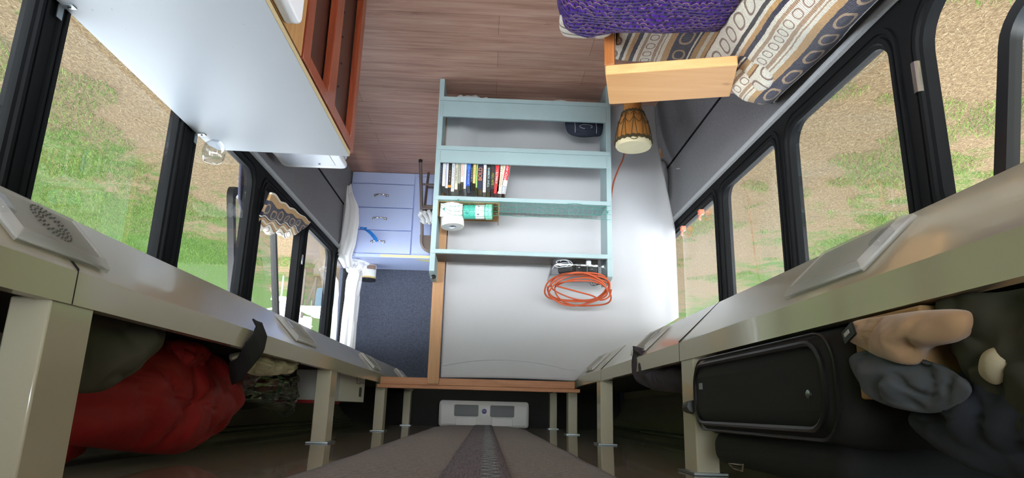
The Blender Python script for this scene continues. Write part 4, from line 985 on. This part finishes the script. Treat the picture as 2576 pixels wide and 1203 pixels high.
# orange clips on the right window rail
for (y, lb) in ((3.03, 'orange clip on the window rail, the nearer of two'), (3.33, 'orange clip on the window rail, close to the sheet edge')):
    c = thing('orange_clip', lb, 'clip', (XR + .012, y, .735))
    put('jaw', G().box(XR - .004, XR + .022, y - .012, y + .016, .735, .76), M['orange2'], c, bevel=.004)
    put('handle', G().tube([(XR + .012, y + .004, .76), (XR + .016, y + .012, .775), (XR + .006, y + .03, .778), (XR + .0, y + .04, .765)], .005, 8), M['orange2'], c)
tag(put('wall_pin', G().tube([(-1.005, 3.36, .40), (-1.02, 3.36, .40)], .003, 8).lathe([(0, -.006), (.006, 0), (0, .006)], (-1.0, 3.36, .40), n=8), M['thread']), 'small pin in the carpeted wall right of the white bundle', 'pin')

# ================================================================== CONTENTS OF THE RACK ABOVE THE TABLE
zt_ = 1.557
rb = thing('red_bag', 'puffy red sleeping bag stuffed in the luggage rack', 'sleeping bag', (.72, 1.5, zt_))
put('body', G().puff([(.70, 1.14, 1.765), (.70, 1.12, 1.71), (.70, 1.15, 1.66), (.70, 1.28, 1.60), (.70, 1.42, 1.575), (.70, 1.60, 1.568), (.70, 1.78, 1.59), (.70, 1.91, 1.645), (.70, 1.955, 1.70), (.70, 1.86, 1.755), (.70, 1.73, 1.797), (.70, 1.60, 1.815), (.70, 1.45, 1.805), (.70, 1.30, 1.788)], (-1, 0, .1), .075, .15, .012, 7, 1, creases=.012), M['red'], rb, ang=180)
put('stuff_sack_mouth', G().puff([(.66, 1.40, 1.60), (.66, 1.45, 1.572), (.66, 1.56, 1.572), (.66, 1.60, 1.60), (.66, 1.55, 1.628), (.66, 1.45, 1.632)], (-1, 0, 0), .03, .04, .012, 20, 5, creases=.01), M['red'], rb, ang=180)
tag(put('red_stuff_sack', G().puff([(.78, 1.20, 1.805), (.78, 1.18, 1.765), (.78, 1.26, 1.735), (.78, 1.345, 1.76), (.78, 1.35, 1.80), (.78, 1.28, 1.822)], (-1, 0, 0), .05, .06, .008, 10, 6, creases=.004), M['red'], ang=180), 'small red stuff sack beside the nearest rack post', 'sack')
tag(put('grey_bag', G().puff([(.615, 1.02, 1.59), (.615, 1.09, 1.562), (.615, 1.24, 1.560), (.615, 1.28, 1.59), (.615, 1.24, 1.625), (.615, 1.17, 1.665), (.615, 1.09, 1.69), (.615, 1.02, 1.68)], (-1, 0, 0), .035, .05, .008, 10, 7, creases=.01), M['greyc'], ang=180), 'taupe-grey canvas bag between the rack post and the red sleeping bag', 'bag')
st_ = thing('bag_strap', 'black webbing strap hanging over the rack rail beside the red sleeping bag', 'strap', (.54, 1.55, 1.51))
g = G()
def strp(u, v):
    path = [(.545, 1.575, 1.512), (.535, 1.585, 1.535), (.533, 1.56, 1.565), (.545, 1.53, 1.598), (.575, 1.57, 1.628), (.61, 1.63, 1.632)]
    k = v * 5; i = min(4, int(k)); t_ = k - i; c = [path[i][j] * (1 - t_) + path[i + 1][j] * t_ for j in range(3)]
    w = .072 * (u - .5); tl = min(1, v * 1.6); return (c[0] + .004 * math.sin(v * 6 + u * 2) - .008 * (u - .5) ** 2, c[1] + w * (1 - .3 * tl), c[2] + w * .72 * tl)
put('webbing', G().grid(strp, 8, 24), M['blackf'], st_, solid=.004)
tag(put('beige_cloth', G().puff([(.60, 1.60, 1.60), (.60, 1.72, 1.574), (.60, 1.88, 1.566), (.60, 2.06, 1.566), (.60, 2.13, 1.574), (.60, 2.10, 1.60), (.60, 1.93, 1.62), (.60, 1.74, 1.630)], (-1, 0, .2), .035, .05, .014, 16, 8, creases=.012), M['beige'], ang=180), 'crumpled beige canvas cloth next to the black strap in the rack', 'cloth')
gb = thing('grocery_bag', 'clear crinkled grocery bag of packets behind the beige cloth', 'bag', (.76, 2.3, zt_))
put('film', G().puff([(.70, 1.95, 1.60), (.70, 2.15, 1.58), (.70, 2.38, 1.57), (.70, 2.48, 1.60), (.70, 2.50, 1.70), (.70, 2.44, 1.745), (.70, 2.36, 1.715), (.70, 2.10, 1.70), (.70, 1.96, 1.68)], (-1, 0, 0), .05, .09, .02, 18, 9, creases=.02), M['film'], gb, ang=180)
tag(put('green_bottle', G().lathe([(.036, 0), (.040, .008), (.040, .08), (.030, .11), (.014, .125), (.014, .138)], (.74, 2.36, zt_), n=20), M['grb']), 'dark green bottle inside the clear grocery bag', 'bottle')
for c, s_, a, lb in (((.72, 2.24, 1.64), (.05, .07, .05), .3, 'dark red round packet beside the green bottle'), ((.72, 2.02, 1.625), (.05, .09, .05), -.2, 'dark red packet at the near end of the grocery bag'), ((.75, 2.13, 1.60), (.07, .08, .07), .1, 'dark red packet in the middle of the grocery bag')):
    tag(put('snack_packet', G().obox(c, s_, rotz(a)), M['redp'], bevel=.015, seg=3), lb, 'packet')
bxx = thing('white_box', 'white cardboard box with printed marks standing past the second rack post', 'box', (.70, 3.1, zt_))
put('carton', G().box(.615, .80, 2.86, 3.44, zt_, zt_ + .125), M['foil'], bxx, bevel=.002)
put('printed_mark', G().box(.64, .665, 2.8585, 2.86, zt_ + .05, zt_ + .085), M['black'], bxx)
put('printed_mark', G().box(.6135, .615, 3.30, 3.36, zt_ + .055, zt_ + .10), M['black'], bxx)
put('printed_frame', G().tube([(.6145, 3.22, zt_ + .004), (.6145, 3.22, zt_ + .04), (.6145, 3.30, zt_ + .04), (.6145, 3.30, zt_ + .033), (.6145, 3.42, zt_ + .033)], .001, 4), M['black'], bxx)
tag(put('red_folder', G().box(.66, .80, 2.6, 3.1, zt_ + .1255, zt_ + .137), M['red'], bevel=.002), 'flat red folder lying on the white cardboard box', 'folder')
tag(put('black_bundle', G().puff([(.85, 1.95, 1.57), (.85, 2.3, 1.56), (.85, 2.7, 1.57), (.85, 2.75, 1.68), (.85, 2.5, 1.72), (.85, 2.2, 1.72), (.85, 1.98, 1.70)], (-1, 0, 0), .05, .1, .01, 12, 3), M['blackf'], ang=180), 'black bundle behind the grocery bag in the rack', 'bundle')

# ================================================================== CONTENTS OF THE OTHER RACK
sc = thing('suitcase', 'black fabric suitcase lying in the luggage rack', 'suitcase', (-.62, 1.18, 1.576))
def sbox(x0, x1, y0, y1, z0, z1, b, nm, m='blackf', par=sc): return put(nm, G().box(x0, x1, y0, y1, z0, z1), M[m], par, bevel=b, seg=6)
sbox(-.82, -.452, .845, 1.485, 1.576, 1.738, .048, 'shell')
sbox(-.80, -.475, .90, 1.43, 1.730, 1.797, .028, 'front_pocket')
sbox(-.80, -.49, 1.40, 1.50, 1.60, 1.72, .03, 'end_panel')
put('piping', G().tube([(-.4505, *p) for p in rrect(.885, 1.445, 1.598, 1.716, .045)], .0045, 6, True), M['black'], sc)
put('zip', G().tube([(-.4565, *p) for p in rrect(.865, 1.465, 1.586, 1.729, .05)], .0025, 6, True), M['black'], sc)
put('grip', G().tube([(-.55, 1.485, 1.69), (-.53, 1.535, 1.694), (-.51, 1.553, 1.69), (-.475, 1.553, 1.686), (-.458, 1.53, 1.684), (-.452, 1.47, 1.682)], .013, 10), M['black'], sc)
put('corner_guard', G().lathe([(.0, 0), (.016, .004), (.020, .026), (.016, .05)], (-.485, 1.478, 1.60), n=16), M['steel'], sc)
put('zip_pull', G().tube([(-.47, 1.32, 1.789), (-.466, 1.28, 1.795), (-.466, 1.24, 1.796), (-.466, 1.235, 1.785), (-.47, 1.28, 1.787)], .0018, 6, True), M['steel'], sc)
put('lock_button', G().lathe([(.006, 0), (.006, .003), (.003, .005)], (-.4515, .93, 1.668), Matrix.Rotation(math.radians(90), 3, 'Y'), 14), M['zinc'], sc)
put('badge', G().box(-.4535, -.4505, 1.40, 1.42, 1.635, 1.648), M['zinc'], sc)
tag(put('plum_garment', G().puff([(-.468, 2.13, 1.505), (-.458, 2.07, 1.498), (-.50, 2.0, 1.54), (-.53, 1.82, 1.575), (-.55, 1.74, 1.60), (-.55, 1.76, 1.64), (-.53, 1.90, 1.64), (-.50, 2.06, 1.625), (-.47, 2.14, 1.585)], (1, -.1, .1), .022, .05, .008, 14, 5, creases=.008), M['plum'], ang=180), 'dark plum garment hanging over the rack rail next to the suitcase', 'garment')
sw = thing('tan_sweater', 'tan fleece sweater hanging over the rack rail past the suitcase', 'sweater', (-.47, .74, 1.577))
put('body', G().puff([(-0.459, 0.831, 1.596), (-0.459, 0.814, 1.582), (-0.459, 0.751, 1.583), (-0.459, 0.668, 1.588), (-0.459, 0.618, 1.598), (-0.459, 0.63, 1.622), (-0.459, 0.685, 1.627), (-0.459, 0.706, 1.642), (-0.459, 0.764, 1.629), (-0.459, 0.806, 1.612)], (1, 0, .1), (.022), .04, .006, 16, 3, creases=.004), M['tan'], sw, ang=180)
put('size_tag', G().obox((-.444, .800, 1.598), (.003, .026, .016), Matrix.Rotation(.4, 3, 'X')), M['black'], sw)
put('tag_print', G().obox((-.4422, .802, 1.598), (.001, .012, .005), Matrix.Rotation(.4, 3, 'X')), M['thread'], sw)
cbx = thing('cardboard_box', 'brown cardboard box under the slate knit in the rack', 'box', (-.57, .77, 1.577))
put('carton', G().box(-.68, -.470, .700, .835, 1.577, 1.676), M['card'], cbx, bevel=.003)
put('warning_label', G().box(-.4702, -.468, .806, .824, 1.628, 1.646).box(-.4702, -.468, .784, .802, 1.624, 1.642), M['foil'], cbx)
tag(put('slate_sweater', G().puff([(-0.464, 0.84, 1.624), (-0.464, 0.776, 1.62), (-0.464, 0.672, 1.644), (-0.464, 0.632, 1.672), (-0.464, 0.688, 1.692), (-0.464, 0.776, 1.682), (-0.464, 0.824, 1.656)], (1, 0, .1), .02, .03, .008, 16, 9, creases=.008), M['slate'], ang=180), 'slate-grey knit piled on the cardboard box below the tan sweater', 'sweater')
tag(put('navy_jacket', G().puff([(-0.496, 0.72, 1.668), (-0.496, 0.64, 1.636), (-0.496, 0.544, 1.644), (-0.496, 0.528, 1.716), (-0.496, 0.608, 1.752), (-0.496, 0.704, 1.74), (-0.496, 0.776, 1.7)], (1, 0, .1), .03, .06, .01, 14, 11, creases=.006), M['navy'], ang=180), 'dark navy jacket heaped on top of the slate knit', 'jacket')
tag(put('olive_coat', G().puff([(-0.482, 0.688, 1.575), (-0.482, 0.602, 1.58), (-0.482, 0.516, 1.597), (-0.482, 0.499, 1.7), (-0.482, 0.568, 1.717), (-0.482, 0.632, 1.691), (-0.482, 0.662, 1.64)], (1, 0, 0), .02, .06, .01, 14, 12, creases=.006), M['olivedk'], ang=180), 'dark olive coat at the near end of the suitcase rack', 'coat')
tag(put('beige_scarf', G().puff([(-0.469, 0.615, 1.638), (-0.469, 0.593, 1.633), (-0.469, 0.585, 1.648), (-0.469, 0.602, 1.666), (-0.469, 0.619, 1.657)], (1, 0, 0), .012, .01, .003, 20, 13), M['beige'], ang=180), 'scrap of beige cloth in the dark olive coat', 'scarf')

# ================================================================== OUTSIDE: patio things beyond the windows
def patio_chair(x, y, rz, label):
    c = thing('patio_chair', label, 'chair', (x, y, -.75), None); m = rotz(rz); o = Vector((x, y, -.75))
    def ob(c0, s_): return G().obox(o + m @ Vector(c0), s_, m)
    put('seat', ob((0, 0, .43), (.46, .44, .04)), M['wpatio'], c, bevel=.02); put('backrest', ob((0, .22, .68), (.46, .04, .48)), M['wpatio'], c, bevel=.02)
    for a in (-1, 1):
        for b in (-1, 1): put('leg', ob((a * .2, b * .2, .21), (.03, .03, .42)), M['ink'], c, bevel=.008)
        put('arm', ob((a * .25, 0, .64), (.05, .46, .03)), M['wpatio'], c, bevel=.01)
patio_chair(4.05, 13.2, 2.4, 'white patio chair on the lawn seen through the open window')
patio_chair(4.55, 15.9, .6, 'white patio chair farther off on the lawn, through the window past the open one')
pt = thing('patio_table', 'white patio table with papers seen at the top of the rear window', 'table', (3.05, 12.6, -.75))
put('tabletop', G().prism(rrect(2.55, 3.55, 12.1, 13.1, .1), 'z', -.05, 0), M['wpatio'], pt, bevel=.01)
for a in (2.65, 3.45):
    for b in (12.2, 13.0): put('leg', G().box(a - .02, a + .02, b - .02, b + .02, -.75, -.05), M['stick'], pt)
for k in range(4): tag(put('paper_sheet', G().obox((3.05 + .1 * k, 12.45 + .06 * k, .005 + .004 * k), (.3, .22, .003), rotz(.4 * k)), M['foil']), 'loose white paper on the patio table outside', 'paper', 'papers on the patio table')
bn = tag(put('garden_bin', G().lathe([(.22, 0), (.27, .55), (.29, .56), (.29, .60), (.25, .62)], (3.55, 14.4, -.75), n=20), M['bin']), 'slate-blue bin on the lawn beyond the white chair', 'bin')
tr_ = thing('stick_tripod', 'leaning dark sticks standing on the lawn beyond the open window', 'sticks', (4.3, 14.6, -.75))
for a, b in (((4.0, 14.2, -.75), (4.45, 14.9, .25)), ((4.75, 14.3, -.75), (4.25, 14.8, .3)), ((4.4, 15.1, -.75), (4.3, 14.6, .35)), ((3.55, 13.4, -.75), (3.8, 13.5, .0))):
    put('stick', G().tube([a, b], .03, 8), M['stick'], tr_)
bb = thing('garden_bench', 'low brown wooden bench on the lawn behind the bin', 'bench', (3.4, 15.4, -.75))
put('plank', G().box(2.9, 3.9, 15.2, 15.6, -.34, -.28), M['timberx'], bb)
for x in (3.0, 3.8): put('leg', G().box(x - .05, x + .05, 15.25, 15.55, -.75, -.34), M['timberx'], bb)

# grass blades near the bus: uncountable, one object per stretch of lawn
def blades(name, n, x0, x1, y0, y1, hmin, hmax, cols, seed, test=None, wd=(.0012, .003), lg=None):
    rg = np.random.default_rng(seed); x = rg.uniform(x0, x1, n); y = rg.uniform(y0, y1, n)
    if test is not None:
        keep = np.array([test(a, b) for a, b in zip(x, y)]); x, y = x[keep], y[keep]; n = len(x)
    h = rg.uniform(hmin, hmax, n); a = rg.uniform(0, 2 * np.pi, n); w = rg.uniform(*wd, n); ln = rg.uniform(.3, 1.5, n) * h if lg is None else rg.uniform(*lg, n); b = rg.uniform(0, 2 * np.pi, n)
    z0 = -.745; co = np.empty((n, 3, 3))
    co[:, 0] = np.stack([x - w * np.cos(a), y - w * np.sin(a), np.full(n, z0)], 1); co[:, 1] = np.stack([x + w * np.cos(a), y + w * np.sin(a), np.full(n, z0)], 1)
    co[:, 2] = np.stack([x + ln * np.cos(b), y + ln * np.sin(b), z0 + h], 1); co[:, :, 2] += .75
    me = bpy.data.meshes.new(name); me.vertices.add(3 * n); me.loops.add(3 * n); me.polygons.add(n)
    me.vertices.foreach_set('co', co.reshape(-1)); me.loops.foreach_set('vertex_index', np.arange(3 * n)); me.polygons.foreach_set('loop_start', np.arange(0, 3 * n, 3))
    me.update(); me.validate()
    t = NT(name + '_material'); oi = t.new('NewGeometry'); t.base(t.mix(1.0, t.ramp(oi.outputs['Random Per Island'], cols), (.40, .375, .34), 'MULTIPLY')).set(.7, spec=.2)
    me.materials.append(t.m); o = bpy.data.objects.new(name, me); o.location = (0, 0, -.75); COL.objects.link(o); return o
dryc = [(0, (140, 118, 84)), (.5, (184, 162, 124)), (1, (222, 204, 166))]; grnc = [(0, (58, 98, 26)), (.5, (98, 150, 46)), (1, (156, 196, 92))]
def gr_side(s):
    def f(x, y): return noise.noise(Vector((x * .9, y * .9, 7))) + .5 * noise.noise(Vector((x * 3, y * 3, 2))) > (.10 if s > 0 else .24) - (.34 * (abs(x) - 3.7) if s > 0 else .05 * (abs(x) - 3))
    return f
for s, nm in ((1, 'table side'), (-1, 'armchair side')):
    xs = (1.4, 6.2) if s > 0 else (-6.0, -1.4)
    tag(blades('dry_grass', 170000, *xs, 1.2, 10, .002, .014, dryc, 3 + s, None, (.0008, .0018), (.015, .055)), 'dry straw-coloured grass on the %s of the bus' % nm, 'grass', kind='stuff')
    tag(blades('green_grass', 150000, *xs, 1.2, 12, .012, .05, grnc, 13 + s, gr_side(s)), 'green grass growing in patches on the %s of the bus' % nm, 'grass', kind='stuff')
